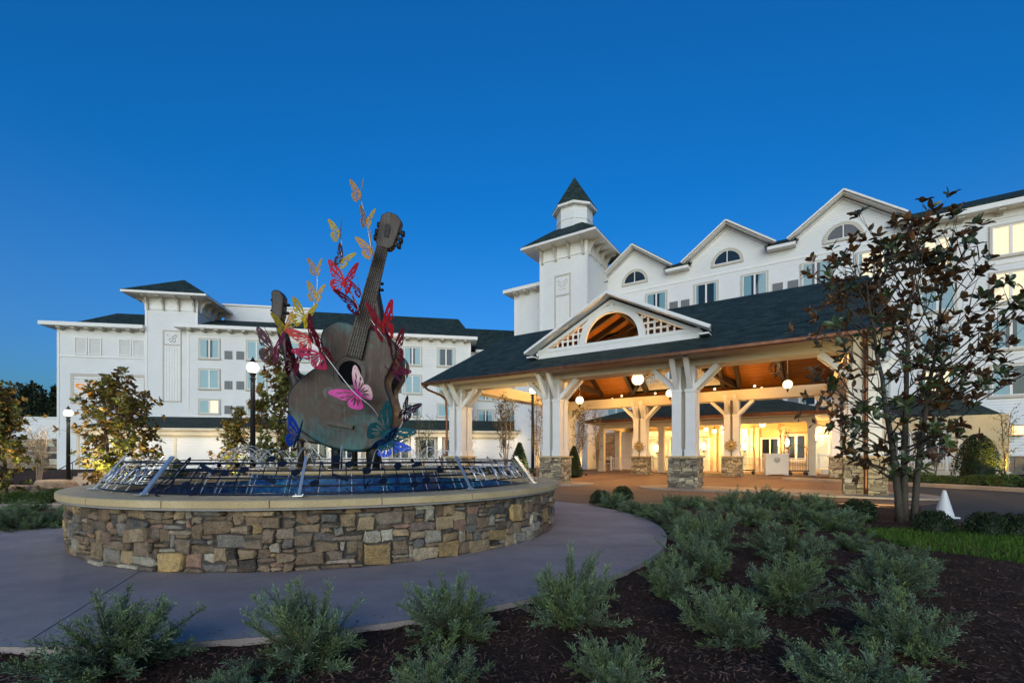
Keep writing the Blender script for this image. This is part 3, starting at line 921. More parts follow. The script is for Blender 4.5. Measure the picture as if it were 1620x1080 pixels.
b.build('batten', M['cream'], lw)
for x in (8.6, 11.2, 13.8, 16.4, 19.0, 21.6, 24.2):
    window(lw, x, -3.4, .75, 1.9, 2.3, 'plain')
    b = MB(); b.box(x + 1.08, x + 1.5, -4.25, -3.85, 0, 3.1); b.build('porch_post', M['white'], lw, bevel=.02)
for x in (7.8, 25.5):
    b = MB(); b.tube([(x, -4.7, 3.6), (x, -4.62, 3.4), (x + .55, -3.98, 2.7), (x + .6, -3.95, .2)], .05, 8); b.build('downpipe', M['copper'], lw)
st = MB(); rg = random.Random(11)
stones(st, lambda u, v, d: (-25 + u, 1.58 - d, v), 80, 16, .138, .18, rg, _sc, 6, 3, (.02, .06))
st.build('stone_base', M['stone'], lw, tint=True); st = MB()
stones(st, lambda u, v, d: (-13.0 + u, .86 - d, v), 26, 16, .138, .18, rg, _sc, 6, 3, (.02, .06))
st.build('stone_base', M['stone'], lw, tint=True)
b = MB()
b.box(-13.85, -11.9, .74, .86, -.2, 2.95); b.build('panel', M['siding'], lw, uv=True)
# ================================================================ MAIN BUILDING
mb_ = thing('hotel_building', 'tall white clapboard hotel with three gables, half-round windows and spired corner tower', 'building', (*O_P, 0), A_P)
G = (-10.07, -2.07, 5.93)
poly = [(-12.8, 0), (40, 0), (40, 17.3), (9.4, 17.3), (9.4, 17.95)]
for c in reversed(G):
    poly += [(c + 3.0, 17.95), (c + 3.0, 18.55), (c, 20.8), (c - 3.0, 18.55), (c - 3.0, 17.95)]
poly[-1] = (-12.8, 17.95)
poly[-2] = (-12.8, 18.6)
siding_wall('facade_wall', mb_, poly, 25, 9)
rf = MB(); bg = MB()
for c in G:
    for sx in (-1, 1):
        q = [(c, 24.3, 21.12), (c + sx * 3.55, 24.3, 18.45), (c + sx * 3.55, 31, 18.45), (c, 31, 21.12)]
        rf.slab(q, .10)
        bg.bar((c, 24.22, 20.94), (c + sx * 3.62, 24.22, 18.22), .12, .30, (0, 1, 0))
        bg.bar((c, 24.6, 20.80), (c + sx * 3.5, 24.6, 18.17), .7, .05, (sx * .6, 0, .8))
        bg.bar((c, 24.96, 20.62), (c + sx * 3.0, 24.96, 18.37), .05, .28, (0, 1, 0))
for x0, x1 in ((-7.05, -5.1), (.95, 2.9), (-13.2, -12.95), (8.95, 9.6)):
    bg.box(x0, x1, 24.25, 25.1, 17.72, 18.0)
    rf.slab([(x0 - .2, 24.2, 18.02), (x1 + .2, 24.2, 18.02), (x1 + .2, 30, 20.6), (x0 - .2, 30, 20.6)], .06)
rf.slab([(9.0, 24.0, 17.62), (41, 24.0, 17.62), (41, 31, 20.75), (9.0, 31, 20.75)], .08)
rf.slab([(9.0, 31, 20.75), (41, 31, 20.75), (41, 38, 17.6), (9.0, 38, 17.6)], .08)
rf.build('roof', M['shingle'], mb_, uv=True)
bg.box(9.6, 41, 24.05, 25.05, 17.2, 17.53)
bg.build('gable_trim', M['white'], mb_)
b = MB(); b.box(9.5, 41, 24.97, 25.02, 16.75, 17.2); b.box(-12.8, 9.5, 24.97, 25.02, 16.75, 16.95); b.box(9.42, 41, 24.96, 25.02, 13.75, 13.9); b.build('trim_board', M['white'], mb_)
for i in range(12): put('bracket', BR_S, mb_, (10.4 + i * 1.9, 25, 17.2))
def half_round(parent, c, y, z, r):
    n = 20
    arc = lambda rr, zz=0: [(rr * math.cos(math.pi * i / n), rr * math.sin(math.pi * i / n) + zz) for i in range(n + 1)]
    fr = [(r, -.16)] + arc(r) + [(-r, -.16)]
    me = fill2d('arched_window', [fr, [(r - .2, 0)] + arc(r - .2)[1:-1] + [(-r + .2, 0)]], .06)
    me.materials.append(M['trim'])
    o = put('arched_window', me, parent, (c, y - .06, z), (R(90), 0, 0))
    me2 = fill2d('pane', [arc(r - .2)]); me2.materials.append(M['dark_room'])
    put('room', me2, o, (0, 0, -.04))
    me3 = fill2d('pane', [arc(r - .2)]); me3.materials.append(M['glass'])
    put('pane', me3, o, (0, 0, .02))
    bb = MB(); bb.box(-.035, .035, 0, r - .19, .0, .06); bb.box(-r + .2, r - .2, 0, .06, .0, .05)
    q = crom([((r - .22) * math.cos(math.pi * i / 12), (r - .22) * math.sin(math.pi * i / 12), .025) for i in range(13)], 2, False); bb.tube(q, .03, 5)
    bb.build('sash', M['white'], o)
for c in G: half_round(mb_, c, 25, 17.62, 1.25)
wk = {-8.05: 'half', -3.75: 'open', 0: 'half', 4.2: 'half', 7.7: 'lit_open', 11.2: 'lit_open', 14.75: 'lit', 18.2: 'half', -11.9: 'closed', 21.7: 'closed', 25: 'half'}
rows = (14.2, 11.15, 8.1, 5.05)
for x, k in wk.items():
    for j, z in enumerate(rows):
        kk = k
        if j: kk = {(14.75, 1): 'lit', (14.75, 2): 'half', (14.75, 3): 'side', (11.2, 3): 'lit_open', (7.7, 1): 'closed', (11.2, 1): 'closed', (11.2, 2): 'half', (7.7, 3): 'half', (7.7, 2): 'closed'}.get((x, j), ('closed', 'half', 'closed', 'open')[(int(x * 2) + j) % 4])
        window(mb_, x, 25, z, 2.0, 2.15, kk)
for x in (-6.5, -5.5, 1.65, 2.7):
    for z in rows: grille(mb_, x, 25, z + .1)
# tower
siding_wall('tower_wall', mb_, [(-17.6, 0), (-12.8, 0), (-12.8, 20.6), (-17.6, 20.6)], 20.1, 5.02)
b = MB()
for x in (-17.52, -12.88): b.box(x - .12, x + .12, 20.05, 20.2, 0, 19.4)
b.box(-12.85, -12.74, 20.05, 20.33, 0, 19.4)
b.box(-17.66, -12.74, 20.03, 20.15, 19.4, 20.55); b.box(-12.86, -12.75, 20.15, 25, 19.4, 20.55)
b.build('trim_board', M['white'], mb_)
b = MB(); b.box(-18.97, -11.43, 18.73, 26.4, 20.5, 20.72); b.build('tower_eave', M['white'], mb_, bevel=.02)
b = MB()
x0, x1, y0, y1 = -18.99, -11.41, 18.71, 26.42; cx, cy = -15.2, 22.56
h = 1.45
b.add([(x0, y0, 20.722), (x1, y0, 20.722), (x1, y1, 20.722), (x0, y1, 20.722), (cx - h, cy - h, 22.75), (cx + h, cy - h, 22.75), (cx + h, cy + h, 22.75), (cx - h, cy + h, 22.75)],
      [(0, 1, 5, 4), (1, 2, 6, 5), (2, 3, 7, 6), (3, 0, 4, 7), (4, 5, 6, 7)])
b.build('tower_roof', M['shingle'], mb_, uv=True)
for i in range(4):
    put('bracket', BR_T, mb_, (-17.3 + i * 1.4, 20.1, 20.5))
    put('bracket', BR_T, mb_, (-12.8, 20.45 + i * 1.3, 20.5), (0, 0, R(90)))
def octo(r, off=22.5): return [(cx + r * math.cos(R(off + 45 * i)), cy + r * math.sin(R(off + 45 * i))) for i in range(8)]
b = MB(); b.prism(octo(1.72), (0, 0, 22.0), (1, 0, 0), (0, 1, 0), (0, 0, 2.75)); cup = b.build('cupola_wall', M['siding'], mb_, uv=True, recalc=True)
b = MB(); b.prism(octo(1.78), (0, 0, 23.35), (1, 0, 0), (0, 1, 0), (0, 0, .07)); b.prism(octo(2.12), (0, 0, 24.55), (1, 0, 0), (0, 1, 0), (0, 0, .22)); b.build('cupola_eave', M['white'], cup, recalc=True)
b = MB(); o8 = octo(2.16)
b.add([(x, y, 24.772) for x, y in o8] + [(cx, cy, 28.1)], [(i, (i + 1) % 8, 8) for i in range(8)] + [tuple(range(7, -1, -1))]); b.build('spire', M['shingle'], cup, uv=True)
frame_panel(mb_, -16.05, -14.4, 9, 17.9, 20.1, 16.0)
emblem(mb_, -15.22, 20.05, 16.9, .95, M['white'])
# wing left of the tower
siding_wall('stair_block', mb_, [(-21.7, 0), (-17.6, 0), (-17.6, 17.9), (-21.7, 17.9)], 22, 6)
b = MB(); b.box(-22.6, -17.62, 21.1, 28.5, 17.85, 18.2); b.build('fascia', M['white'], mb_, bevel=.02)
b = MB(); b.box(-21.75, -21.5, 21.96, 22.1, 0, 17.84); b.box(-17.85, -17.63, 21.96, 22.1, 0, 17.84); b.build('trim_board', M['white'], mb_)
for i in range(4): put('bracket', BR_S, mb_, (-21.3 + i * 1.2, 22, 17.85))
# low covered walk and stone base at the right
b = MB(); b.slab([(8.6, 20.5, 3.7), (13.2, 20.5, 3.7), (12.4, 25, 5.2), (8.6, 25, 5.2)], .12); b.build('walk_roof', M['shingle'], mb_, uv=True)
b = MB(); b.box(8.6, 13.1, 20.55, 20.7, 3.4, 3.66); b.build('walk_fascia', M['cream'], mb_)
siding_wall('walk_wall', mb_, [(8.7, 0), (12.2, 0), (12.2, 3.5), (8.7, 3.5)], 21.4, 3.5)
b = MB(); b.box(9.2, 10.6, 21.32, 21.42, 1.2, 2.5); b.build('dark_window', M['dark_room'], mb_)
st = MB(); rg = random.Random(5)
stones(st, lambda u, v, d: (12.3 + u, 24.97 - d, v), 150, 7, .13, .17, rg, _sc, 6, 3, (.02, .06)); st.build('stone_base', M['stone'], mb_, tint=True)
b = MB(); b.box(12.25, 40, 24.86, 25.02, 1.2, 1.32)
for x in (12.4, 16.2, 20.5, 25): b.box(x - .1, x + .1, 24.93, 25.05, 1.32, 4.6)
b.build('trim_board', M['white'], mb_)
for x in (13.4, 15.05, 17.6):
    b = MB(); b.box(x - .24, x + .24, 24.72, 24.96, 2.55, 3.15); o = b.build('wall_lamp', M['lit_amber'], mb_, bevel=.02)
    c = MB(); c.box(x - .27, x + .27, 24.70, 24.98, 3.15, 3.19); c.box(x - .27, x + .27, 24.70, 24.98, 2.51, 2.55)
    for dx in (-.25, .23): c.box(x + dx, x + dx + .02, 24.70, 24.72, 2.55, 3.15)
    c.build('lamp_cage', M['black'], o)

# ================================================================ ENTRANCE PORCH
ep = thing('entrance_porch', 'low hipped entrance porch on square cream posts beyond the drive', 'porch', (*O_P, 0), A_P)
b = MB(); hip(b, -10.7, 5.0, 15.1, 25.5, 3.93, -5.5, .2, 20.3, 5.75); b.build('roof', M['shingle'], ep, uv=True)
b = MB()
for a in ((-10.75, 5.05, 15.0, 15.12, 3.72, 3.92), (-10.75, -10.6, 15.12, 25, 3.72, 3.92), (4.9, 5.05, 15.12, 25, 3.72, 3.92)): b.box(*a)
b.build('gutter', M['copper'], ep)
b = MB(); b.box(-10.6, 4.9, 15.13, 24.9, 3.66, 3.72); b.build('ceiling', M['cream'], ep)
b = MB(); b.box(-9.9, 4.1, 15.8, 16.15, 3.3, 3.66); b.box(-9.9, -9.55, 16.15, 24, 3.3, 3.66); b.box(3.75, 4.1, 16.15, 24, 3.3, 3.66); b.build('beam', M['cream'], ep)
def porch_post(s, t):
    b = MB(); b.box(-.2, .2, -.2, .2, .02, 3.3); b.box(-.25, .25, -.25, .25, .02, .22); b.box(-.24, .24, -.24, .24, 2.95, 3.05); b.box(-.27, .27, -.27, .27, 3.18, 3.298)
    put('post', b.mesh('post', M['cream']), ep, (s, t, 0))
for s, t in ((-9.72, 15.97), (-5.15, 15.97), (-.8, 15.97), (3.92, 15.97), (-9.72, 19.5), (3.92, 19.8)): porch_post(s, t)
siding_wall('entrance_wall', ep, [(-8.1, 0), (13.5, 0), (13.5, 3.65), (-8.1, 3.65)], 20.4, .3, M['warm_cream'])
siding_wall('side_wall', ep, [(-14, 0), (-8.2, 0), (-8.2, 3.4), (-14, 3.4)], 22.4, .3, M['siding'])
st = MB(); stones(st, lambda u, v, d: (-14.0 + u, 22.38 - d, v), 24, 24, .13, .14, random.Random(9), _sc, 6, 3, (.02, .05)); st.build('stone_wall', M['stone'], ep, tint=True)
b = MB(); b.box(-9.4, -8.7, 22.3, 22.36, 1.9, 2.75); b.build('lit_window', M['lit_room'], ep)
M['warm_room'] = emit('warm_lobby_room', (1.0, .58, .18), .30)
def door(s, w, h, rz=0, t=20.4, lit=True):
    f = MB(); f.box(-w / 2 - .12, -w / 2, -.06, .02, 0, h + .12); f.box(w / 2, w / 2 + .12, -.06, .02, 0, h + .12); f.box(-w / 2, w / 2, -.06, .02, h, h + .12); f.box(-.05, .05, -.05, .0, .1, h); f.box(-w / 2, w / 2, -.05, 0, 0, .25); f.box(-w / 2, w / 2, -.048, 0, .95, 1.05)
    o = put('door', f.mesh('door', M['white']), ep, (s, t, .03))
    g2 = MB(); g2.add([(-w / 2, -.03, .1), (w / 2, -.03, .1), (w / 2, -.03, h), (-w / 2, -.03, h)], [(0, 1, 2, 3)]); g2.build('pane', M['glass'], o)
    g3 = MB(); g3.add([(-w / 2, -.01, .1), (w / 2, -.01, .1), (w / 2, -.01, h), (-w / 2, -.01, h)], [(0, 1, 2, 3)]); g3.build('room', M['warm_room' if lit else 'dark_room'], o)
door(-6.6, 1.8, 2.6); door(-3.6, 1.7, 2.5); door(1.4, 1.0, 2.4, lit=False); door(4.9, 1.7, 2.5); door(-.9, 1.6, 2.6)
for s in (-8.0, -5.2, -4.5, -2.3, -1.9, .2, .6, 2.2, 5.95, 7.75, 9.5, 11.4):
    b = MB(); b.box(s - .09, s + .09, 20.30, 20.41, .03, 3.3); b.box(s - .13, s + .13, 20.27, 20.41, .03, .3); b.box(s - .13, s + .13, 20.27, 20.41, 3.1, 3.3); b.build('pilaster', M['cream'], ep)
for s0, s1 in ((-7.7, -5.5), (-4.4, -2.75), (-1.75, -.05), (3.95, 5.8)):
    b = MB(); b.box(s0, s1, 20.33, 20.41, 2.72, 2.80); b.box(s0, s1, 20.33, 20.41, 3.2, 3.27)
    for k in range(4): x = s0 + (s1 - s0) * k / 3; b.box(x - .03, x + .03, 20.33, 20.41, 2.80, 3.2)
    o = b.build('transom', M['cream'], ep)
    b = MB(); b.add([(s0, 20.37, 2.8), (s1, 20.37, 2.8), (s1, 20.37, 3.2), (s0, 20.37, 3.2)], [(0, 1, 2, 3)]); b.build('room', M['warm_room'], o)
for s in (3.0, 6.9, 8.6, 10.4): window(ep, s, 20.4, .8, 1.4, 2.0, 'lit_open' if s in (6.9,) else 'plain')
b = MB(); b.box(4.4, 13, 18.2, 20.4, .0, .35); b.build('porch_deck', M['cream'], ep)
for a in ((-4.6, 20.36, 2.9), (13.4, 20.36, 2.9)): pass

# ================================================================ PORTE-COCHERE
pc = thing('porte_cochere', 'big drive-through canopy with green gable roof, copper gutter and lattice half-round gable', 'canopy', (*O_P, 0), A_P)
S0, S1, T0, TR, T1 = -11.86, 5.8, -1.45, 6.0, 13.45
ZE = 4.76
K = .515
def rz_(t): return ZE + K * (min(t, 12 - t) - T0)
GC, GH = -2.87, 3.34                      # cross gable: centre and half width at the roof line
ZG = 7.72
tv = T0 + (ZG - ZE) / K                   # where the cross ridge meets the main slope
def slopes(dz, ins=0.0):
    out = []
    for mirror in (False, True):
        T = (lambda t: 12 - t) if mirror else (lambda t: t)
        P = lambda s, t: (s, T(t), rz_(t) + dz)
        t0 = T0 + ins
        g0 = .0
        out += [[P(S0 + ins, t0), P(GC - GH, t0), P(GC - GH, TR), P(S0 + ins, TR)],
                [P(GC + GH, t0), P(S1 - ins, t0), P(S1 - ins, TR), P(GC + GH, TR)],
                [P(GC - GH, t0), P(GC + GH, t0), P(GC + GH, g0), P(GC - GH, g0)],
                [P(GC - GH, g0), P(GC, tv), P(GC, TR), P(GC - GH, TR)],
                [P(GC + GH, g0), P(GC, tv), P(GC, TR), P(GC + GH, TR)]]
    return out
def xg(dz, fr, tip):
    out = []
    for mirror in (False, True):
        T = (lambda t: 12 - t) if mirror else (lambda t: t)
        for sx in (-1, 1):
            e = GC + sx * tip; ze = ZG - K * tip
            tb = T0 + (ze - ZE) / K
            out.append([(GC, T(fr), ZG + dz), (e, T(fr), ze + dz), (e, T(max(tb, fr + .01)), ze + dz), (GC, T(tv), ZG + dz)])
    return out
b = MB()
for q in slopes(0): b.slab(q, .07)
for q in xg(.012, -.42, 3.72): b.slab(q, .06)
b.build('roof', M['shingle'], pc, uv=True)
b = MB()
def face_down(q):
    q = [Vector(p) for p in q]; n = (q[1] - q[0]).cross(q[2] - q[0])
    b.add(q if n.z < 0 else q[::-1], [tuple(range(len(q)))])
for q in slopes(-.2, .5): face_down(q)
for q in xg(-.19, 0.0, GH): face_down(q)
b.build('ceiling', M['planks'], pc, uv=True)
# ridge, rafters, valley timbers
b = MB()
b.box(S0 + .6, S1 - .6, TR - .14, TR + .14, rz_(TR) - .62, rz_(TR) - .24)
for s in (-10.7, -5.35, 0, 5.2):
    for ds in (-.42, .42):
        for T in ((lambda t: t), (lambda t: 12 - t)):
            b.bar((s + ds, T(.3), rz_(.3) - .40), (s + ds, T(TR - .1), rz_(TR) - .42), .2, .34)
for sx in (-1, 1):
    for T in ((lambda t: t), (lambda t: 12 - t)):
        b.bar((GC + sx * (GH - .1), T(.15), rz_(0) - .36), (GC, T(tv), ZG - .38), .22, .34)
for T in ((lambda t: t), (lambda t: 12 - t)):
    b.bar((GC, T(.2), ZG - .38), (GC, T(tv + .2), ZG - .38), .16, .28)
for s in (-8.0, -2.87, 2.6):
    b.bar((s, .3, 5.45), (s, 11.7, 5.45), .18, .3) if s != -2.87 else None
    for T in ((lambda t: t), (lambda t: 12 - t)):
        if s != -2.87: b.bar((s, T(.3), rz_(.3) - .36), (s, T(TR - .1), rz_(TR) - .38), .16, .26)
for T in ((lambda t: t), (lambda t: 12 - t)):
    for sx in (-1, 1):
        for tt in (.9, 2.1, 3.2):
            k = 1 - tt / tv
            b.bar((GC, T(tt), ZG - .34), (GC + sx * GH * k, T(tt), ZG - .34 - K * GH * k), .14, .24)
b.bar((GC, tv, ZG - .45), (GC, 12 - tv, ZG - .45), .2, .34)
b.build('rafter', M['timber'], pc)
# beams, soffits, gutters
b = MB()
for T in ((lambda t: t), (lambda t: 12 - t)):
    y = sorted((T(-.42), T(.42))); b.box(S0 + .75, S1 - .2, y[0], y[1], 4.42, 5.02)
for s in (-10.7, 5.15): b.box(s - .4, s + .4, .42, 11.58, 4.43, 5.0)
b.build('beam', M['cream'], pc, bevel=.015)
b = MB()
for T in ((lambda t: t), (lambda t: 12 - t)):
    y = sorted((T(T0 + .06), T(-.43))); b.box(S0 + .05, S1 - .05, y[0], y[1], 4.66, 4.70)
b.box(S0 + .05, S0 + .74, -.42, 12.42, 4.66, 4.70)
b.build('soffit', M['soffit'], pc)
b = MB()
for T in ((lambda t: t), (lambda t: 12 - t)):
    y = sorted((T(T0 - .12), T(T0 + .05))); b.box(S0 - .02, S1 + .02, y[0], y[1], 4.60, 4.745)
b.build('gutter', M['copper'], pc, bevel=.03)
b = MB()
for s in (S0, S1):
    for T in ((lambda t: t), (lambda t: 12 - t)):
        b.bar((s, T(T0), rz_(T0) - .18), (s, T(TR), rz_(TR) - .18), .06, .24)
b.build('rake_board', M['soffit'], pc)
# front and back lattice gables
def lattice_gable(mirror):
    T = (lambda t: 12 - t) if mirror else (lambda t: t)
    root = thing_part = bpy.data.objects.new('gable', None); COL.objects.link(root); root.parent = pc
    w = MB()
    yb = sorted((T(-.04), T(.14))); y2 = sorted((T(-.06), T(.10)))
    zb = 5.50
    w.box(GC - GH, GC + GH, yb[0], yb[1], zb, 5.72); w.box(GC - GH - .03, GC + GH + .03, y2[0] , y2[1], 5.72, 5.86)
    w.box(GC - GH - .02, GC + GH + .02, y2[0] - (0 if mirror else .02), y2[1], zb - .06, zb)
    ym = T(.05)
    top = lambda s: ZG - .42 - K * abs(s - GC)
    for sx in (-1, 1):
        w.bar((GC, ym, ZG - .30), (GC + sx * (GH + .1), ym, ZG - .30 - K * (GH + .1)), .14, .24, (0, 1, 0))
        w.box(GC + sx * 1.25 - .13, GC + sx * 1.25 + .13, y2[0], y2[1], 5.86, 6.1)
    w.box(GC - .09, GC + .09, yb[0], yb[1], 5.86 + 1.3, ZG - .3)
    w.build('gable_frame', M['white'], root)
    n = 28
    ring = [(1.38 * math.cos(math.pi * i / n), 1.38 * math.sin(math.pi * i / n)) for i in range(n + 1)]
    inn = [(1.12 * math.cos(math.pi * i / n), 1.12 * math.sin(math.pi * i / n)) for i in range(n, -1, -1)]
    me = fill2d('arch_ring', [ring + inn], .085); me.materials.append(M['white'])
    put('arch_ring', me, root, (GC, ym - (0 if mirror else .02), 5.86), (R(90), 0, 0))
    stp = .245; LL = {-1: MB(), 1: MB()}
    yl = sorted((T(.03), T(.07)))
    for i in range(-14, 15):
        s = GC + i * stp
        if abs(s - GC) > GH - .2: continue
        z0 = 5.86
        if abs(s - GC) < 1.3: z0 = 5.86 + math.sqrt(1.3 ** 2 - (s - GC) ** 2)
        z1 = top(s)
        l = LL[-1 if s < GC else 1]
        if z1 - z0 > .06 and abs(i) > 1: l.box(s - .036, s + .036, yl[0], yl[1], z0, z1)
    yl2 = sorted((T(.072), T(.10)))
    for j in range(1, 8):
        z = 5.86 + j * stp
        xm = (ZG - .42 - z) / K
        if xm < .1: continue
        xi = math.sqrt(max(0, 1.3 ** 2 - (z - 5.86) ** 2))
        for sx in (-1, 1):
            if xm - xi > .08:
                a = sorted((GC + sx * xi, GC + sx * xm)); LL[sx].box(a[0], a[1], yl2[0], yl2[1], z - .036, z + .036)
    for sx in (-1, 1): LL[sx].build('lattice', M['white'], root)
    f = MB(); yf = T(-.45)
    for sx in (-1, 1):
        f.bar((GC, yf, ZG - .10), (GC + sx * 3.78, yf, ZG - .10 - K * 3.78), .07, .26, (0, 1, 0))
        f.bar((GC, yf - (.03 if not mirror else -.03), ZG - .03), (GC + sx * 3.8, yf - (.03 if not mirror else -.03), ZG - .03 - K * 3.8), .07, .09, (0, 1, 0))
        ys = T(-.2)
        f.bar((GC, ys, ZG - .12), (GC + sx * 3.74, ys, ZG - .12 - K * 3.74), .42, .04, (-sx * .46, 0, .89))
        f.box(*sorted((GC + sx * 3.4, GC + sx * 3.74)), *sorted((T(-.42), T(.3))), ZG - .30 - K * 3.74, ZG - .24 - K * 3.74)
    f.build('bargeboard', M['white'], root)
    return root
lattice_gable(False); lattice_gable(True)
# columns
def column_meshes():
    sh = MB(); br = MB(); k = .235; hw = .165
    for sx in (-1, 1):
        for sy in (-1, 1):
            x, y = sx * k, sy * k
            sh.box(x - hw, x + hw, y - hw, y + hw, 1.2, 3.55)
            sh.box(x - hw - .03, x + hw + .03, y - hw - .03, y + hw + .03, 1.2, 1.45)
            sh.box(x - hw - .025, x + hw + .025, y - hw - .025, y + hw + .025, 3.5, 3.6)
            sh.box(x - hw + .015, x + hw - .015, y - hw + .015, y + hw - .015, 3.6, 4.42)
    for sg in (-1, 1):
        for off in (-k, k):
            br.bar((off, sg * (k + .1), 3.62), (off, sg * (1.12), 4.66), .17, .17, (1, 0, 0))
            br.bar((sg * (k + .1), off, 3.62), (sg * (1.12), off, 4.42), .17, .17, (0, 1, 0))
    cap = MB(); cap.box(-.58, .58, -.58, .58, 1.13, 1.198)
    return sh.mesh('column', M['white']), br.mesh('brace', M['white']), cap.mesh('stone_cap', M['coping'])
SH, BRC, CAP = column_meshes()
PIERS = [pier_mesh(k) for k in (21, 22, 23)]
def column(s, t, k, z=.045):
    o = put('column', SH, pc, (s, t, 0), bevel=0)
    put('brace', BRC, o)
    pcr = MB(); pcr.box(-.2, .2, -.2, .2, 1.2, 4.4); pcr.build('post_core', M['soffit'], o)
    put('stone_base', PIERS[k % 3], o, None)
    core = MB(); core.box(-.5, .5, -.5, .5, 0, 1.12); core.build('stone_core', M['mortar'], o)
    put('stone_cap', CAP, o)
for i, s in enumerate((-10.7, -5.4, 0, 5.2)):
    column(s, 0, i); column(s, 12, i + 1)
def downpipe(pts):
    b = MB(); b.tube(crom(pts, 4, False), .055, 8); b.build('downpipe', M['copper'], pc, smooth=True)
downpipe([(-11.7, T0 - .05, 4.6), (-11.65, -1.3, 4.4), (-11.3, -.6, 4.1), (-11.2, -.5, 3.6), (-11.2, -.5, 1.4), (-11.35, -.64, 1.2), (-11.35, -.64, .1)])
downpipe([(5.1, T0 - .02, 4.6), (5.15, -1.2, 4.3), (5.2, -.75, 4.0), (5.2, -.68, 3.4), (5.2, -.68, 1.4), (5.2, -.68, .08)])
# ================================================================ FOUNTAIN
fo = thing('fountain', 'round raised fountain with stacked stone wall, limestone coping and blue mosaic basin', 'fountain', (*FC, 0))
rg = random.Random(44)
RB = 3.70
st = MB(); NU, NV = 380, 13
stones(st, lambda u, v, d: ((RB + d) * math.cos(u / RB), (RB + d) * math.sin(u / RB), v), NU, NV, 2 * math.pi * RB / NU, .635 / NV, rg, _sc, 5, 3, (.02, .075), .02, .0045, (.40, .27, .12))
st.build('stone_wall', M['stone'], fo, tint=True)
b = MB(); b.lathe([(RB + .012, -.02), (RB + .012, .64), (3.3, .64), (3.3, .2)], 120, caps=False); b.build('mortar_core', M['mortar'], fo)
NS = 22                                    # coping slabs, one block between joints
cp = MB(); jt = MB()
for i in range(NS):
    a0, a1 = 2 * math.pi * i / NS + .0018, 2 * math.pi * (i + 1) / NS - .0018
    n = 8; vs = []; fs = []
    prof = [(3.26, .66), (3.26, .735), (3.28, .75), (3.835, .75), (3.85, .738), (3.85, .675), (3.84, .668)]
    for j in range(n + 1):
        a = a0 + (a1 - a0) * j / n
        vs += [(r * math.cos(a), r * math.sin(a), z) for r, z in prof]
    m = len(prof)
    for j in range(n):
        for q in range(m): fs.append((j * m + q, j * m + (q + 1) % m, (j + 1) * m + (q + 1) % m, (j + 1) * m + q))
    fs += [tuple(range(m - 1, -1, -1)), tuple(range(n * m, n * m + m))]
    cp.add(vs, fs)
cp.build('coping', M['coping'], fo, recalc=True)
b = MB(); b.lathe([(3.835, .647), (3.835, .742), (3.3, .742)], 120, caps=False); b.build('coping_joint', M['joint'], fo)
b = MB(); b.lathe([(3.295, .10), (3.295, .66)], 96, caps=False); b.lathe([(1.6, .10), (1.6, .915)], 96, caps=False)
me = b.mesh('mosaic_wall', M['mosaic'])
uvl = me.uv_layers.new(name='uv')
for p in me.polygons:
    cxx = [math.atan2(me.vertices[me.loops[l].vertex_index].co.y, me.vertices[me.loops[l].vertex_index].co.x) for l in p.loop_indices]
    r0 = math.hypot(*me.vertices[p.vertices[0]].co[:2])
    if max(cxx) - min(cxx) > 3: cxx = [c + 2 * math.pi if c < 0 else c for c in cxx]
    for c, l in zip(cxx, p.loop_indices): uvl.data[l].uv = (c * r0, me.vertices[me.loops[l].vertex_index].co.z)
put('mosaic_wall', me, fo)
b = MB(); b.lathe([(1.5, .91), (1.64, .91), (1.66, .93), (1.66, .975), (1.64, .985), (1.35, .985), (1.35, .93)], 96, caps=False); b.build('drum_coping', M['coping'], fo, recalc=True)
b = MB(); b.lathe([(1e-5, .10), (3.3, .10)], 64, caps=False); b.build('basin_floor', M['mosaic'], fo)
b = MB(); b.lathe([(1.6, .40), (3.294, .40)], 96, caps=False); b.lathe([(1e-5, .955), (1.36, .955)], 48, caps=False); b.build('water', M['water'], fo, smooth=True)

# ---------------------------------------------------------------- music staff railing
ra = thing('music_railing', 'circular fountain railing of five dark staff bars with notes, steel posts and silver words', 'railing', (*FC, .75))
RZ0, RZ1 = .0, .40
def cone(a, f, d=0.0):                     # azimuth (deg), height fraction, distance proud of the bars
    r = 3.46 - .30 * f + d * .8
    return Vector((r * math.cos(R(a)), r * math.sin(R(a)), RZ0 + (RZ1 - RZ0) * f + d * .6))
FR = (.08, .29, .50, .71, .92)
for f in FR:
    b = MB(); b.tube([cone(a, f) for a in np.arange(0, 360, 2.5)], .0115, 8, closed=True); b.build('staff_bar', M['navy'], ra, smooth=True)
POSTA = [257.5, 301, 321, 341, 6, 31, 57, 83, 110, 135, 160, 183.5, 204.5, 224, 237]
POSTA = [222.5, 250.8, 281, 315, 344.5, 12, 40, 68, 96, 124, 152, 187]
for i, a in enumerate(POSTA):
    b = MB(); wide = a in (222.5, 250.8, 344.5, 12)
    w = .065 if wide else .03
    t_ = Vector((-math.sin(R(a)), math.cos(R(a)), 0))
    b.bar(cone(a, -.03, .03), cone(a, 1.06, .03), w, .022, cone(a, .5) - cone(a, .4) and Vector((math.cos(R(a)), math.sin(R(a)), .7)))
    p = cone(a, -.0, .02); u = Vector((math.cos(R(a)), math.sin(R(a)), 0))
    b.bar(p - u * .1 + Vector((0, 0, .004)), p + u * .07 + Vector((0, 0, .004)), w + .07, .012, (0, 0, 1))
    b.ball(p + t_ * (w / 2 + .02) + Vector((0, 0, .016)), .012, 8, 5); b.ball(p - t_ * (w / 2 + .02) + Vector((0, 0, .016)), .012, 8, 5)
    b.build('post', M['chrome'], ra)
for a in np.arange(2, 362, 6.0):
    b = MB(); b.tube([cone(a, .02, -.03), cone(a, .94, -.03)], .0045, 5); b.build('baluster', M['steel'], ra)
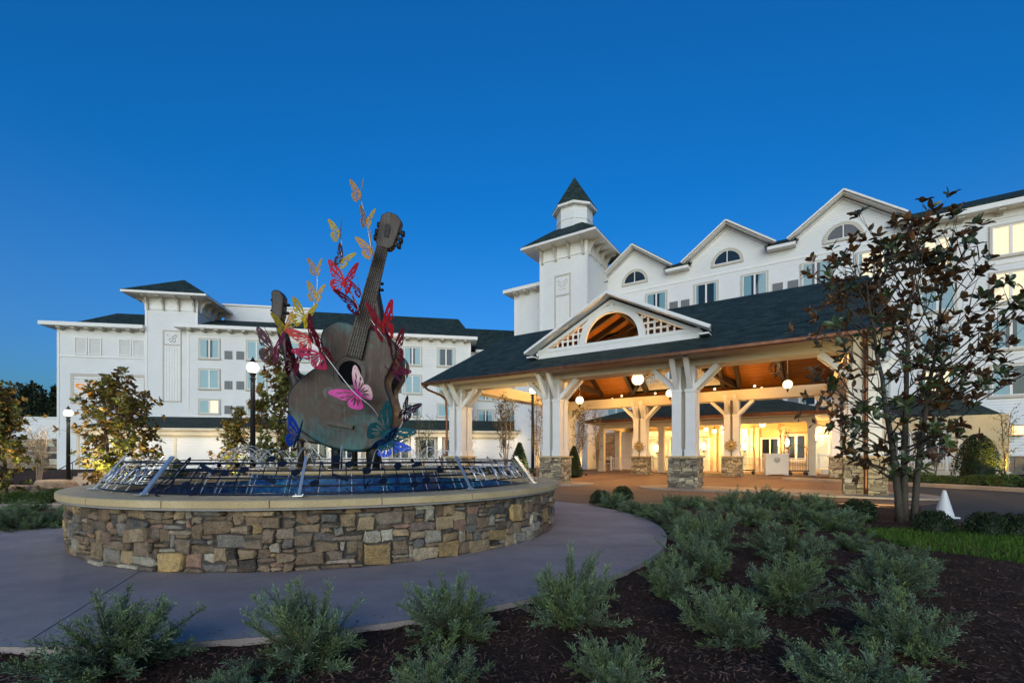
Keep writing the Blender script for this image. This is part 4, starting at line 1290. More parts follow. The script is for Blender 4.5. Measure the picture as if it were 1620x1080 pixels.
def disc_on(b, a, f, ra_, rf, tilt=20, th=.012, d=.014):
    o = cone(a, f, d); t_ = Vector((math.sin(R(a)) * -1, math.cos(R(a)), 0)); k = (cone(a, 1) - cone(a, 0)).normalized(); n = t_.cross(k)
    c, s = math.cos(R(tilt)), math.sin(R(tilt))
    pl = []
    for i in range(18):
        q = 2 * math.pi * i / 18; x, y = ra_ * math.cos(q), rf * math.sin(q)
        pl.append((x * c - y * s, x * s + y * c))
    b.prism(pl, o - n * th / 2, t_, k, n * th)
# (azimuth, staff height, stem direction, stem length, kind): notes seen on the near bars and all round
def note(a, f, up, L, flag=0, beam=None, square=False):
    b = MB()
    if square: disc_on(b, a, f, .042, .042, 40)
    else: disc_on(b, a, f, .052, .040)
    sa = a + (.62 if up > 0 else -.62) * (1)
    b.tube([cone(sa, f, .014), cone(sa, f + up * L, .014)], .0065, 5)
    if flag:
        e = f + up * L
        b.tube([cone(sa, e, .014), cone(sa + .7, e - up * .18, .014), cone(sa + 1.5, e - up * .26, .014)], [.014, .011, .004], 5)
    if beam:
        a2, f2 = beam
        p, q = cone(sa, f + up * L, .014), cone(a2, f2, .014)
        b.bar(p, q, .012, .045, (q - p).cross(Vector((math.cos(R(a)), math.sin(R(a)), .6))))
    b.build('music_note', M['navy'], ra)
def az(px, r=3.32):                        # azimuth on the near side of the ring seen in a photo column
    k = (px - 810) / 720
    A = 1 + k * k; B = -2 * (k * FC[0] + FC[1]); C = FC[0] ** 2 + FC[1] ** 2 - r * r
    y = (-B - math.sqrt(max(0, B * B - 4 * A * C))) / (2 * A)
    return round(math.degrees(math.atan2(y - FC[1], k * y - FC[0])) % 360, 1)
note(az(301), .30, 1, .55, beam=(az(336), .62)); note(az(319), .10, 1, .62)
note(az(352), .62, -1, .5, square=True); note(az(381), .72, -1, .5)
note(az(419), 1.02, -1, .5, beam=(az(438), .36)); note(az(440), .88, -1, .5)
note(az(466), .64, -1, .45); note(az(499), .34, 1, .6, 1)
note(az(531), 1.04, -1, .48, beam=(az(551), .42), square=True); note(az(553), .86, -1, .42)
note(az(581), .66, -1, .5, 1); note(az(605), .36, 1, .52); note(az(633), .80, -1, .5)
note(az(652), .24, 1, .55, beam=(az(672), .86)); note(az(672), .36, 1, .52); note(az(698), .66, -1, .52, square=True)
rq = random.Random(5)
for a in list(range(8, 178, 9)):
    note(a + rq.uniform(-2, 2), rq.choice((.2, .4, .6, .8)), rq.choice((1, -1)), .45, rq.choice((0, 0, 1)), square=rq.random() < .2)
# treble clef
ac = 254.8
cl = [(0, -.16), (-.9, -.1), (-.7, .08), (.1, .0), (.5, .5), (.9, 1.0), (.6, 1.18), (.2, .95), (-.5, .55), (-1.6, .35), (-1.5, .1), (-.2, .06), (.7, .22), (.4, .42), (-.4, .40), (-.7, .26)]
b = MB(); b.tube(crom([tuple(cone(ac + p[0] * 1.35, .1 + p[1] * .8, .016)) for p in cl], 5, False), .010, 6); b.build('treble_clef', M['navy'], ra, smooth=True)
# silver words
GL = {'B': (.62, [[(0, 0), (0, 1)], [(0, 1), (.3, 1), (.48, .9), (.48, .66), (.3, .54), (0, .54)], [(.3, .54), (.55, .44), (.58, .16), (.36, 0), (0, 0)]]),
      'E': (.56, [[(0, 0), (0, 1)], [(0, 1), (.48, 1), (.48, .88)], [(0, .52), (.36, .52)], [(0, 0), (.5, 0), (.5, .14)]]),
      'M': (.86, [[(0, 0), (.06, 1)], [(.06, 1), (.4, .08), (.74, 1)], [(.74, 1), (.8, 0)]]),
      'O': (.80, [[(.37 + .37 * math.cos(2 * math.pi * i / 16), .5 + .5 * math.sin(2 * math.pi * i / 16)) for i in range(17)]]),
      'R': (.66, [[(0, 0), (0, 1)], [(0, 1), (.32, 1), (.5, .88), (.5, .64), (.32, .52), (0, .52)], [(.26, .52), (.6, 0)]]),
      'C': (.72, [[(.68, .82), (.52, .97), (.34, 1), (.12, .86), (0, .5), (.12, .14), (.34, 0), (.52, .03), (.68, .18)]]),
      'A': (.70, [[(0, 0), (.33, 1), (.66, 0)], [(.12, .36), (.54, .36)]])}
SER = {'B': [0], 'E': [0], 'R': [0], 'M': [0, 2], 'A': [], 'O': [], 'C': []}
def word(text, a0, h, WF=1.0, f0=.27, TK=1.0):
    fh = h / .50
    b = MB(); a = a0
    k = math.degrees(1 / 3.35)
    for ch in text:
        if ch == '.':
            disc_on(b, a + .09 * k * 1.2, f0 + fh * .45, .02, .02, 0, .02, .03); a += .2 * h * 1.1 * k * 2; continue
        w, strokes = GL[ch]
        for i, s in enumerate(strokes):
            pts = [cone(a + x * h * WF * .92 * k, f0 + y * fh, .03) for x, y in s]
            thick = (.015 if i == 0 else .010) * TK
            b.tube(pts, thick, 6)
        for i in SER[ch]:
            for (x, y) in (strokes[i][0], strokes[i][-1]):
                b.tube([cone(a + (x * WF - .13) * h * k, f0 + y * fh, .03), cone(a + (x * WF + .13) * h * k, f0 + y * fh, .03)], .008, 5)
        if ch == 'A':
            for x in (0, .66): b.tube([cone(a + (x * WF - .13) * h * k, f0, .03), cone(a + (x * WF + .13) * h * k, f0, .03)], .008, 5)
        a += w * h * WF * 1.06 * k
    b.build('silver_letters', M['chrome'], ra, smooth=True)
    return a
word('BE.MORE', 318.0, .215, 1.28, TK=.85)
word('CARE.MORE', 225.4, .205, 1.06, TK=.62)

# ---------------------------------------------------------------- water jets
jm = []
for var in range(3):
    b = MB(); r1 = random.Random(var)
    for q in range(3):
        pts = []
        for i in range(15):
            t = i / 14
            x = -.95 * t * (1 + .03 * q); z = .0 + 3.1 * t * (1 - t) * (.93 + .04 * var) - .0 * t + .46 * t
            pts.append((x, (q - 1) * .012 * t + r1.uniform(-.002, .002), z))
        b.tube(pts, [.003 + .006 * i / 14 for i in range(15)], 5)
    jm.append(b.mesh('water_jet', M['jet'], smooth=True))
for i in range(22):
    a = 8 + i * 360 / 22
    j = put('water_jet', jm[i % 3], None, (FC[0] + 2.35 * math.cos(R(a)), FC[1] + 2.35 * math.sin(R(a)), .47), (0, 0, R(a)), scale=(1, 1, .86))
    tag(j, 'thin white arc of water spraying inward over the mosaic fountain basin', 'water jet', 'water jets around the fountain basin')

# ================================================================ GUITARS
def guitar(name, label, outline, Y, thick, bev, mat_b, mat_n, yaw=0.0):
    P = [at(x, y, Y) for x, y in outline]
    c = Vector((sum(p.x for p in P) / len(P), Y, 0)); zb = min(p.z for p in P)
    root = thing(name, label, 'guitar sculpture', (c.x, Y, zb), yaw)
    pl = [(p.x - c.x, p.z - zb) for p in crom([(q.x, q.z, 0) for q in P], 6) for p in [Vector((p.x, 0, p.y))]]
    me = fill2d('body', [pl], thick / 2 - bev, bev)
    me.materials.append(mat_b)
    o = put('body', me, root, (0, thick / 2, 0), (R(90), 0, 0))
    return root, c, zb
z2 = lambda L: [(400 + x / 4.153, 480 + y / 4.153) for x, y in L]
OUT = z2([(455, 235), (480, 165), (545, 131), (610, 133), (665, 150), (760, 175), (835, 202), (900, 245), (926, 300), (915, 370), (882, 440), (857, 500), (860, 560), (882, 620), (904, 700), (905, 760), (882, 830), (832, 900), (762, 940), (690, 957), (600, 951), (520, 936), (450, 910), (370, 862), (300, 810), (260, 750), (240, 680), (238, 615), (262, 562), (310, 510), (375, 460), (435, 415), (472, 370), (468, 300)])
g1, gc, gz1 = guitar('guitar_sculpture', 'tall bronze acoustic guitar sculpture at the front of the fountain, neck leaning right', OUT, 8.0, .42, .045, M['bronze'], M['bronze_dark'])
def loc1(px, py, Y=8.0, dy=0.0):
    p = at(px, py, Y); return Vector((p.x - gc.x, dy, p.z - gz1))
M['hole'] = plain('dark_cavity', (.006, .006, .007), .9, spec=.05)
# sound hole and rosette
hc = loc1(554, 590)
b = MB(); n = 40
for ri, ro, d in ((.205, .285, .02), (.30, .315, .012)):
    vs = []; fs = []
    for i in range(n):
        a = 2 * math.pi * i / n
        for r in (ri, ro):
            for y in (-d, .02): vs.append((hc.x + r * math.cos(a), y, hc.z + r * 1.05 * math.sin(a)))
    for i in range(n):
        j = (i + 1) % n
        fs += [(4 * i, 4 * j, 4 * j + 2, 4 * i + 2), (4 * i + 2, 4 * j + 2, 4 * j + 3, 4 * i + 3), (4 * i, 4 * i + 1, 4 * j + 1, 4 * j)]
    b.add(vs, fs)
b.build('rosette', M['bronze_dark'], g1, recalc=True)
b = MB(); b.prism([(hc.x + .2 * math.cos(2 * math.pi * i / 40), hc.z + .21 * math.sin(2 * math.pi * i / 40)) for i in range(40)], (0, -.004, 0), (1, 0, 0), (0, 0, 1), (0, .02, 0)); b.build('sound_hole', M['hole'], g1, recalc=True)
# pickguard-like raised plate and bridge
b = MB(); b.prism([(p.x, p.z) for p in crom([loc1(x, y) for x, y in ((511, 621), (520, 612), (545, 618), (562, 630), (548, 641), (523, 636))], 5)], (0, -.012, 0), (1, 0, 0), (0, 0, 1), (0, .02, 0)); b.build('pickguard', M['bronze_dark'], g1, recalc=True)
b = MB(); p, q = loc1(517, 668, dy=-.03), loc1(560, 676, dy=-.03); b.bar(p, q, .06, .09, (0, 1, 0)); b.build('bridge', M['bronze_dark'], g1)
# neck
NB, NT_ = loc1(561, 566, dy=-.045), loc1(606, 393, dy=-.045)
ax = (NT_ - NB).normalized(); sx_ = Vector((ax.z, 0, -ax.x))
b = MB()
for (p, w) in ((0, 0),): pass
wb, wt = .145, .098
vs = []
for p, w in ((NB, wb), (NT_, wt)):
    for (u, d) in ((-1, -.03), (1, -.03), (1, .04), (.55, .14), (-.55, .14), (-1, .04)): vs.append(p + sx_ * w * u + Vector((0, d, 0)))
b.add(vs, [tuple(range(5, -1, -1)), tuple(range(6, 12))] + [(i, (i + 1) % 6, 6 + (i + 1) % 6, 6 + i) for i in range(6)])
b.build('neck', M['bronze_dark'], g1, recalc=True)
b = MB(); L = (NT_ - NB).length
for i in range(15):
    t = 1 - 2 ** (-(i) / 9.0); t = t / (1 - 2 ** (-14.6 / 9.0))
    p = NT_ + (NB - NT_) * t; w = wt + (wb - wt) * t
    b.bar(p - sx_ * w + Vector((0, -.038, 0)), p + sx_ * w + Vector((0, -.038, 0)), .016, .016)
for k in range(6):
    u = -.75 + 1.5 * k / 5
    b.tube([NT_ + sx_ * wt * u + Vector((0, -.05, 0)), NB + sx_ * wb * u + Vector((0, -.05, 0))], .006, 5)
b.build('frets', M['bronze_dark'], g1)
hd = [loc1(x, y) for x, y in ((599.5, 393), (595, 383), (600, 360), (604, 342), (614, 336.5), (628, 341), (636.5, 352), (630, 372), (623, 391), (617, 396))]
b = MB(); b.prism([(p.x, p.z) for p in hd], (0, -.05, 0), (1, 0, 0), (0, 0, 1), (0, .15, 0)); b.build('headstock', M['bronze_dark'], g1, recalc=True, bevel=.02)
b = MB(); b.prism([(p.x, p.z) for p in [loc1(x, y) for x, y in ((609, 376), (611, 357), (617, 357), (619, 362), (616, 378))]], (0, -.07, 0), (1, 0, 0), (0, 0, 1), (0, .03, 0)); b.build('headstock_plate', M['black'], g1, recalc=True)
for x0, y0, x1, y1 in ((604, 360, 601, 357), (602, 369, 598, 367), (600, 378, 596, 376), (630, 369, 634, 369), (627, 378, 631, 379), (624, 388, 628, 388)):
    b = MB(); p, q = loc1(x0, y0, dy=.03), loc1(x1, y1, dy=.03)
    b.tube([p, q], .014, 6); d = (q - p).normalized(); up = Vector((-d.z, 0, d.x))
    b.lathe([(1e-4, -.06), (.035, -.045), (.042, 0), (.035, .045), (1e-4, .06)], 10, q + d * .03); b.build('tuning_peg', M['black'], g1, smooth=True)
for px, w in ((525.5, .10), (585, .13)):
    b = MB(); p = loc1(px, 712); b.tube([(p.x, .22, .97 - gz1), (p.x, .22, .25)], w, 14); b.tube([(p.x, .22, .97 - gz1), (p.x, .22, 1.0 - gz1)], w + .06, 14); b.build('support_post', M['black'], g1, smooth=True)

def side_guitar(name, label, outline, Y, thick, yaw, necks, widths, head, tilt_pegs):
    r, c, zb = guitar(name, label, outline, Y, thick, .04, M['bronze_dark'], M['bronze_dark'], 0)
    lo = lambda px, py, dy=0.1: Vector((at(px, py, Y).x - c.x, dy, at(px, py, Y).z - zb))
    b = MB(); pts = crom([tuple(lo(*p)) for p in necks], 5, False)
    n = len(pts); b.tube(pts, [widths[0] + (widths[1] - widths[0]) * i / (n - 1) for i in range(n)], 8); b.build('neck', M['bronze_dark'], r, smooth=True)
    b = MB(); b.prism([(lo(*p).x, lo(*p).z) for p in head], (0, .0, 0), (1, 0, 0), (0, 0, 1), (0, .2, 0)); b.build('headstock', M['bronze_dark'], r, recalc=True, bevel=.03)
    for x0, y0, x1, y1 in tilt_pegs:
        b = MB(); p, q = lo(x0, y0), lo(x1, y1); b.tube([p, q], .016, 6); b.ball(q, .045, 10, 7, None, .7); b.build('tuning_peg', M['black'], r, smooth=True)
    b = MB(); xx = lo(*necks[-1]).x
    return r, c, zb
def rot_out(cx, cy, s, a, src=OUT):
    c, sn = math.cos(R(a)), math.sin(R(a))
    sx, sy = s if isinstance(s, tuple) else (s, s)
    return [(cx + sx * (x - 540) * c - sy * (y - 630) * sn, cy + sx * (x - 540) * sn + sy * (y - 630) * c) for x, y in src]
g2, c2, zb2 = side_guitar('guitar_sculpture', 'dark bronze guitar sculpture half hidden on the left, narrow headstock above the red butterflies', rot_out(517, 654, (.80, .58), -14), 8.75, .42, 0,
    [(437.5, 500), (440, 512), (447, 538), (456, 572), (466, 608), (478, 640)], (.085, .14), [(428, 461), (433, 457), (442, 459), (448, 468), (447, 482), (446, 497), (443, 506), (432, 506), (428, 492), (429, 476)], [(446, 482, 451.5, 480), (446, 493, 451, 493), (430, 473, 427.5, 472), (430, 490, 427, 489)])
b = MB(); p = at(476, 713, 9.0); b.tube([(p.x - c2.x, .25, .98 - zb2), (p.x - c2.x, .25,   .3)], .06, 12); b.build('support_post', M['bronze_dark'], g2, smooth=True)
g3, c3, zb3 = side_guitar('guitar_sculpture', 'dark bronze guitar sculpture hidden at the back right behind the red and plum butterflies', rot_out(563, 636, .84, 5), 9.4, .42, 0,
    [(590, 452), (594, 475), (598, 500), (602, 530), (606, 570)], (.10, .13), [(584, 441), (590, 437), (597, 441), (599, 452), (596, 463), (586, 462)], [(597, 446, 602, 446), (597, 455, 602, 456)])
b = MB(); p = at(560, 713, 9.6); b.tube([(p.x - c3.x, .25, .98 - zb3), (p.x - c3.x, .25, .3)], .06, 12); b.build('support_post', M['bronze_dark'], g3, smooth=True)

# ================================================================ BUTTERFLIES
def ellp(cx, cz, rx, rz_, a, n=10):
    c, s = math.cos(R(a)), math.sin(R(a))
    return [(cx + rx * math.cos(2 * math.pi * i / n) * c - rz_ * math.sin(2 * math.pi * i / n) * s, cz + rx * math.cos(2 * math.pi * i / n) * s + rz_ * math.sin(2 * math.pi * i / n) * c) for i in range(n)]
fore = [(p.x, p.y) for p in crom([(.02, .10, 0), (.16, .38, 0), (.40, .66, 0), (.66, .84, 0), (.80, .84, 0), (.80, .70, 0), (.70, .46, 0), (.62, .24, 0), (.50, .10, 0), (.28, .02, 0), (.02, -.03, 0)], 5)]
hind = [(p.x, p.y) for p in crom([(.02, .0, 0), (.28, .03, 0), (.50, .02, 0), (.60, -.10, 0), (.59, -.26, 0), (.50, -.42, 0), (.38, -.54, 0), (.26, -.58, 0), (.17, -.48, 0), (.07, -.24, 0)], 5)]
fh = [ellp(.27, .33, .19, .034, 50), ellp(.50, .52, .15, .032, 46), ellp(.36, .20, .16, .036, 27), ellp(.54, .30, .11, .045, 40), ellp(.20, .09, .12, .03, 14), ellp(.44, .12, .09, .028, 14),
      ellp(.70, .76, .035, .022, 40, 8), ellp(.74, .66, .022, .02, 0, 8), ellp(.68, .54, .022, .022, 0, 8), ellp(.66, .43, .02, .02, 0, 8)]
hh = [ellp(.28, -.05, .17, .034, -8), ellp(.32, -.17, .19, .042, -32), ellp(.25, -.27, .17, .042, -55), ellp(.16, -.27, .13, .028, -74),
      ellp(.54, -.08, .024, .024, 0, 8), ellp(.545, -.2, .024, .024, 0, 8), ellp(.505, -.31, .024, .024, 0, 8), ellp(.44, -.41, .024, .024, 0, 8), ellp(.36, -.48, .022, .022, 0, 8), ellp(.27, -.51, .02, .02, 0, 8)]
WMS = {}
def wing_mesh(m):
    if m.name not in WMS:
        a = fill2d('forewing', [fore] + fh, .007, .004); b2 = fill2d('hindwing', [hind] + hh, .007, .004)
        for x in (a, b2): x.materials.append(m)
        bd = MB(); bd.lathe([(1e-4, -.30), (.02, -.24), (.032, -.1), (.038, .05), (.030, .12), (.036, .17), (.02, .21), (1e-4, .22)], 8)
        for sx in (-1, 1): bd.tube([(0, .0, .2), (sx * .05, 0, .3), (sx * .12, 0, .40)], .006, 4)
        WMS[m.name] = (a, b2, bd.mesh('body', m, smooth=True))
    return WMS[m.name]
def paint(name, c, c2=None):
    t = NT(name).set(.5, .08, .22)
    n = t.noise(4, 5, .6)
    if c2:
        sep = t.n.new('ShaderNodeSeparateXYZ'); t.link(t.tc('Object'), sep.inputs[0])
        f = t.math('ADD', sep.outputs[0], t.math('MULTIPLY', n, .25))
        t.base(t.ramp(f, [(.22, c), (.62, c2)]))
    else:
        t.base(t.ramp(n, [(.3, [x * .7 for x in c]), (.7, [min(1, x * 1.25) for x in c])]))
    return t.m
BC = {'gold': paint('gold_butterfly_paint', (.60, .36, .035)), 'bronze': paint('copper_butterfly_paint', (.54, .28, .06)), 'yellow': paint('yellow_butterfly_paint', (.52, .37, .015)),
      'red': paint('red_butterfly_paint', (.45, .012, .02)), 'coral': paint('coral_butterfly_paint', (.46, .028, .03)), 'maroon': paint('maroon_butterfly_paint', (.13, .010, .022)),
      'crimson': paint('crimson_butterfly_paint', (.36, .010, .06)), 'plum': paint('plum_butterfly_paint', (.15, .018, .05)), 'pink': paint('pink_butterfly_paint', (.46, .008, .17), (.56, .06, .28)), 'pinkb': paint('pink_wing_paint', (.42, .02, .22), (.78, .50, .52)),
      'purple': paint('dark_purple_butterfly_paint', (.028, .008, .028)), 'teal': paint('teal_butterfly_paint', (.006, .075, .095)), 'blue': paint('blue_butterfly_paint', (.012, .07, .50)), 'navy': paint('navy_butterfly_paint', (.008, .03, .12)),
      'dusky': paint('dusky_underside_paint', (.20, .10, .11))}
GRP = 'painted metal butterflies on the guitar sculpture'
def butterfly(px, py, span, rot, fl, fr, cl_, cr, label, Y=7.7, pitch=0, yaw=0):
    # span: length in photo pixels of one flat wing; rot: head direction clockwise from up; fl, fr: fold of each wing
    p = at(px, py, Y)
    s = span / 1.22 * Y / 720
    o = thing('butterfly', label, 'butterfly', p, 0, GRP)
    # body lies in the picture-facing plane: local x right, z head, -y outwards
    o.rotation_mode = 'QUATERNION'
    o.rotation_quaternion = Quaternion((0, 0, 1), R(yaw)) @ Quaternion((1, 0, 0), R(pitch)) @ Quaternion((0, 1, 0), R(rot))
    o.scale = (s,) * 3
    put('body', wing_mesh(BC[cr])[2], o)
    for sx, fold, c in ((-1, fl, cl_), (1, fr, cr)):
        f, h, _ = wing_mesh(BC[c])
        for me, tw in ((f, 0), (h, 4)):
            w = put(me.name.split('.')[0], me, o)
            # wing mesh: XY plane, x outward, y towards the head -> body plane, folded about the body axis
            m = Matrix.Rotation(R(-sx * (fold + tw)) if sx > 0 else R(fold + tw), 4, 'Z') @ Matrix.Scale(sx, 4, (1, 0, 0)) @ Matrix.Rotation(R(90), 4, 'X')
            w.matrix_local = m
    return o
butterfly(570, 309, 27, 5, 30, 62, 'bronze', 'bronze', 'copper coloured butterfly topmost of all, above the guitar headstock')
butterfly(580, 351, 26, 8, 62, 32, 'bronze', 'gold', 'gold butterfly just left of the headstock, second from the top of its wire')
butterfly(588, 396, 32, -12, 20, 68, 'bronze', 'bronze', 'bronze butterfly touching the guitar neck below the headstock')
butterfly(538, 371, 28, 3, 26, 64, 'yellow', 'dusky', 'yellow and grey butterfly at the top of the middle wire')
butterfly(541, 412, 28, 28, 66, 18, 'dusky', 'yellow', 'yellow butterfly with a purple narrow wing, in the middle wire above the red one')
butterfly(501, 427, 22, 0, 38, 34, 'bronze', 'gold', 'small brown-gold butterfly at the top of the left wire')
butterfly(500, 467, 25, 10, 38, 24, 'gold', 'gold', 'gold butterfly second from the top of the left wire')
butterfly(482, 503, 36, 15, 38, 30, 'yellow', 'yellow', 'large yellow butterfly leaning right, at the bend of the left wire')
butterfly(452, 520, 32, -12, 62, 20, 'yellow', 'bronze', 'yellow butterfly with a dark gold lower wing beside the left guitar neck', 8.1)
butterfly(545, 447, 42, 8, 20, 32, 'red', 'red', 'red butterfly with both wings open, left of the guitar neck', 7.7)
butterfly(570, 461, 24, -15, 50, 78, 'coral', 'coral', 'coral pink butterfly half hidden by the guitar neck', 8.3)
butterfly(563, 482, 40, -28, 52, 75, 'maroon', 'red', 'dark red butterfly with one long wing, low beside the guitar neck', 7.8)
butterfly(427, 536, 22, -30, 70, 66, 'plum', 'plum', 'small plum butterfly at the far left end of the cluster', 8.0)
butterfly(433, 556, 44, 8, 50, 36, 'dusky', 'plum', 'large dusky red butterfly over the left guitar neck', 7.9)
butterfly(491, 536, 42, -28, 12, 36, 'coral', 'maroon', 'coral butterfly with a maroon upper wing', 7.6)
butterfly(510, 561, 48, -42, 18, 48, 'crimson', 'maroon', 'crimson butterfly with a dark wing on the left shoulder of the front guitar', 7.55)
butterfly(466, 575, 44, 12, 78, 40, 'maroon', 'maroon', 'large maroon butterfly above the waist of the front guitar', 7.8)
butterfly(566, 623, 47, -45, 10, 14, 'pink', 'pinkb', 'big magenta and pale pink butterfly on the face of the front guitar', 7.55)
butterfly(606, 519, 50, -12, 70, 34, 'coral', 'red', 'bright red butterfly standing at the right shoulder of the front guitar', 8.1)
butterfly(594, 511, 26, -15, 40, 75, 'coral', 'coral', 'small coral butterfly behind the neck beside the bright red one', 8.5)
butterfly(624, 556, 44, -8, 82, 36, 'maroon', 'maroon', 'dark red butterfly showing one pierced wing right of the guitar body', 8.1)
butterfly(623, 589, 34, 130, 30, 80, 'plum', 'plum', 'plum butterfly hanging at the waist of the front guitar', 8.1)
butterfly(610, 600, 36, 190, 45, 40, 'purple', 'purple', 'blackish butterfly mostly hidden behind the waist of the front guitar', 8.6)
butterfly(641, 650, 33, 30, 80, 25, 'purple', 'purple', 'dark purple butterfly in front of the white wing, right of the guitars', 7.9)
butterfly(611, 684, 54, 48, 26, 18, 'teal', 'teal', 'large teal butterfly at the lower right edge of the front guitar', 7.6)
butterfly(612, 700, 44, 62, 70, 10, 'navy', 'blue', 'bright blue butterfly below the teal one', 7.55)
butterfly(473, 690, 40, 20, 52, 72, 'blue', 'navy', 'blue butterfly at the lower left edge of the front guitar', 7.6)
def wire(pts, label, Y=7.75, r=.0075):
    P = [at(*p[:2], p[2] if len(p) > 2 else Y) for p in pts]
    o = P[-1]
    b = MB(); b.tube(crom([tuple(q - o) for q in P], 5, False), r, 6)
    x = b.build('wire', M['steel'], None, smooth=True); x.location = o
    tag(x, label, 'wire', 'steel wires carrying the butterflies')
wire([(570, 312), (580, 352), (588, 396), (594, 418, 8.0)], 'steel wire rising above the headstock to the topmost butterfly')
wire([(539, 372), (541, 395), (540, 414), (545, 448), (563, 476, 7.9), (572, 492, 8.0)], 'steel wire through the yellow butterflies and the red one left of the neck')
wire([(501, 426), (502, 448), (500, 468), (492, 494), (480, 507), (452, 524, 8.1)], 'curved steel wire through the small gold butterflies at the left')
wire([(511, 557, 7.5), (557, 617, 7.5), (590, 646, 7.6), (613, 682, 7.8)], 'long steel wire crossing the front guitar behind the pink butterfly')
wire([(426, 534, 8.0), (432, 556, 7.9), (455, 582, 7.8), (476, 603, 7.95)], 'steel wire in front of the left guitar neck')
wire([(586, 505, 7.9), (600, 524, 7.9), (614, 542, 7.99)], 'short steel wire at the right shoulder of the front guitar')
wire([(472, 682, 7.7), (505, 720, 7.6), (520, 733, 7.6)], 'steel wire running down from the left blue butterfly to the basin')
wire([(641, 570, 8.1), (642, 620, 8.0), (636, 670, 7.9), (614, 690, 7.8)], 'thin steel wire down to the dark purple and teal butterflies')
# ================================================================ VEGETATION
def vrand(r):
    while True:
        v = Vector((r.uniform(-1, 1), r.uniform(-1, 1), r.uniform(-1, 1)))
        if .05 < v.length < 1: return v.normalized()
class LB:                                   # leaf builder: flat arrays, four vertices per leaf
    def __init__(s): s.v, s.f, s.c = [], [], []
    def leaf(s, p, d, n, L, W, c, fold=.18, droop=0.0):
        sd = d.cross(n)
        if sd.length < 1e-4: sd = d.orthogonal()
        sd.normalize(); up = sd.cross(d)
        i = len(s.v)
        if fold > .2:                     # broad leaf with a folded midrib
            a, mm_, q = p + d * (L * .22) + up * (fold * W * .7), p + d * (L * .5) + up * (fold * W), p + d * (L * .8) + up * (fold * W * .6)
            s.v += [tuple(p), tuple(a + sd * W * .78), tuple(mm_ + sd * W), tuple(q + sd * W * .72), tuple(p + d * L - up * droop * L), tuple(q - sd * W * .72), tuple(mm_ - sd * W), tuple(a - sd * W * .78), tuple(p + d * (L * .5))]
            s.f += [(i + k, i + (k + 1) % 8, i + 8) for k in range(8)]
            s.c += [c] * 8
            return
        m = p + d * (L * .5) + up * (fold * W)
        s.v += [tuple(p), tuple(m + sd * W), tuple(p + d * L - up * droop * L), tuple(m - sd * W)]
        s.f += [(i, i + 1, i + 2), (i, i + 2, i + 3)]
        s.c += [c, c]
    def mesh(s, name, m):
        b = MB(); b.v, b.f, b.c = s.v, s.f, s.c
        return b.mesh(name, m, tint=True)

# ---------------------------------------------------------------- spreading junipers
def juniper_mesh(seed, Rr, H, nb=46):
    r = random.Random(seed); lb = LB(); wd = MB(); a0 = r.uniform(0, 6.28); b0 = r.uniform(.12, .32); b1 = r.uniform(0, 6.28)
    for k in range(nb):
        a = 2 * math.pi * (k + r.random() * .8) / nb * 3.0; el = r.uniform(.06, 1.35) if r.random() < .8 else r.uniform(.9, 1.5)
        L = (Rr * math.cos(el) ** .8 + H * math.sin(el)) * (r.uniform(.75, 1.08) if r.random() < .7 else r.uniform(.4, .75))
        L *= 1 + b0 * math.cos(a - a0) + .16 * math.cos(3 * a + b1)
        d = Vector((math.cos(a) * math.cos(el), math.sin(a) * math.cos(el), math.sin(el)))
        pts = []; p = Vector((r.uniform(-.06, .06), r.uniform(-.06, .06), 0)); dd = d.copy()
        n = 9
        bend = r.uniform(-.07, .09)
        for i in range(n):
            pts.append(p.copy()); dd = (dd + Vector((0, 0, bend)) + vrand(r) * .10).normalized(); p = p + dd * L / n
        wd.tube(pts, [.007 * (1 - i / n) + .0015 for i in range(n)], 4)
        tone = r.uniform(.7, 1.25); blue = r.uniform(.75, 1.4)
        for i in range(3, n):
            t = i / (n - 1)
            ns = 7 if t < .5 else 11
            ax = (pts[i] - pts[i - 1]).normalized()
            for q in range(ns):
                base = pts[i - 1].lerp(pts[i], r.random())
                sd = (ax * r.uniform(.5, 1.2) + vrand(r) * .8 + Vector((0, 0, .22))).normalized()
                sl = r.uniform(.045, .10) * (1.15 - .3 * t)
                dead = r.random() < (.10 if t < .55 else .012)
                # one spray: a short twig with scale-leaf tips
                m = 8
                up = vrand(r)
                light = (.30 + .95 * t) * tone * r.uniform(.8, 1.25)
                for w in range(m):
                    u = w / (m - 1)
                    bp = base + sd * sl * u
                    ld = (sd + sd.cross(up).normalized() * (.75 if w % 2 else -.75) * (1.1 - u) + vrand(r) * .25).normalized()
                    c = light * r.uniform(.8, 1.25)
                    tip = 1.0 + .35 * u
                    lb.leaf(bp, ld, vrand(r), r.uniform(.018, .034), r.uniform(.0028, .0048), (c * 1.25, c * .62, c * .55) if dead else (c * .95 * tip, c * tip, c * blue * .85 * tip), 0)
    return lb.mesh('foliage', M['juniper']), wd.mesh('stem', M['bark'])
JUN = [juniper_mesh(6, .52, .50, 88), juniper_mesh(7, .60, .46, 96), juniper_mesh(8, .46, .56, 86), juniper_mesh(9, .62, .40, 96), juniper_mesh(10, .48, .44, 84), juniper_mesh(1, .52, .50, 92), juniper_mesh(2, .60, .46, 100), juniper_mesh(3, .46, .56, 90), juniper_mesh(4, .62, .40, 100), juniper_mesh(5, .48, .44, 84)]
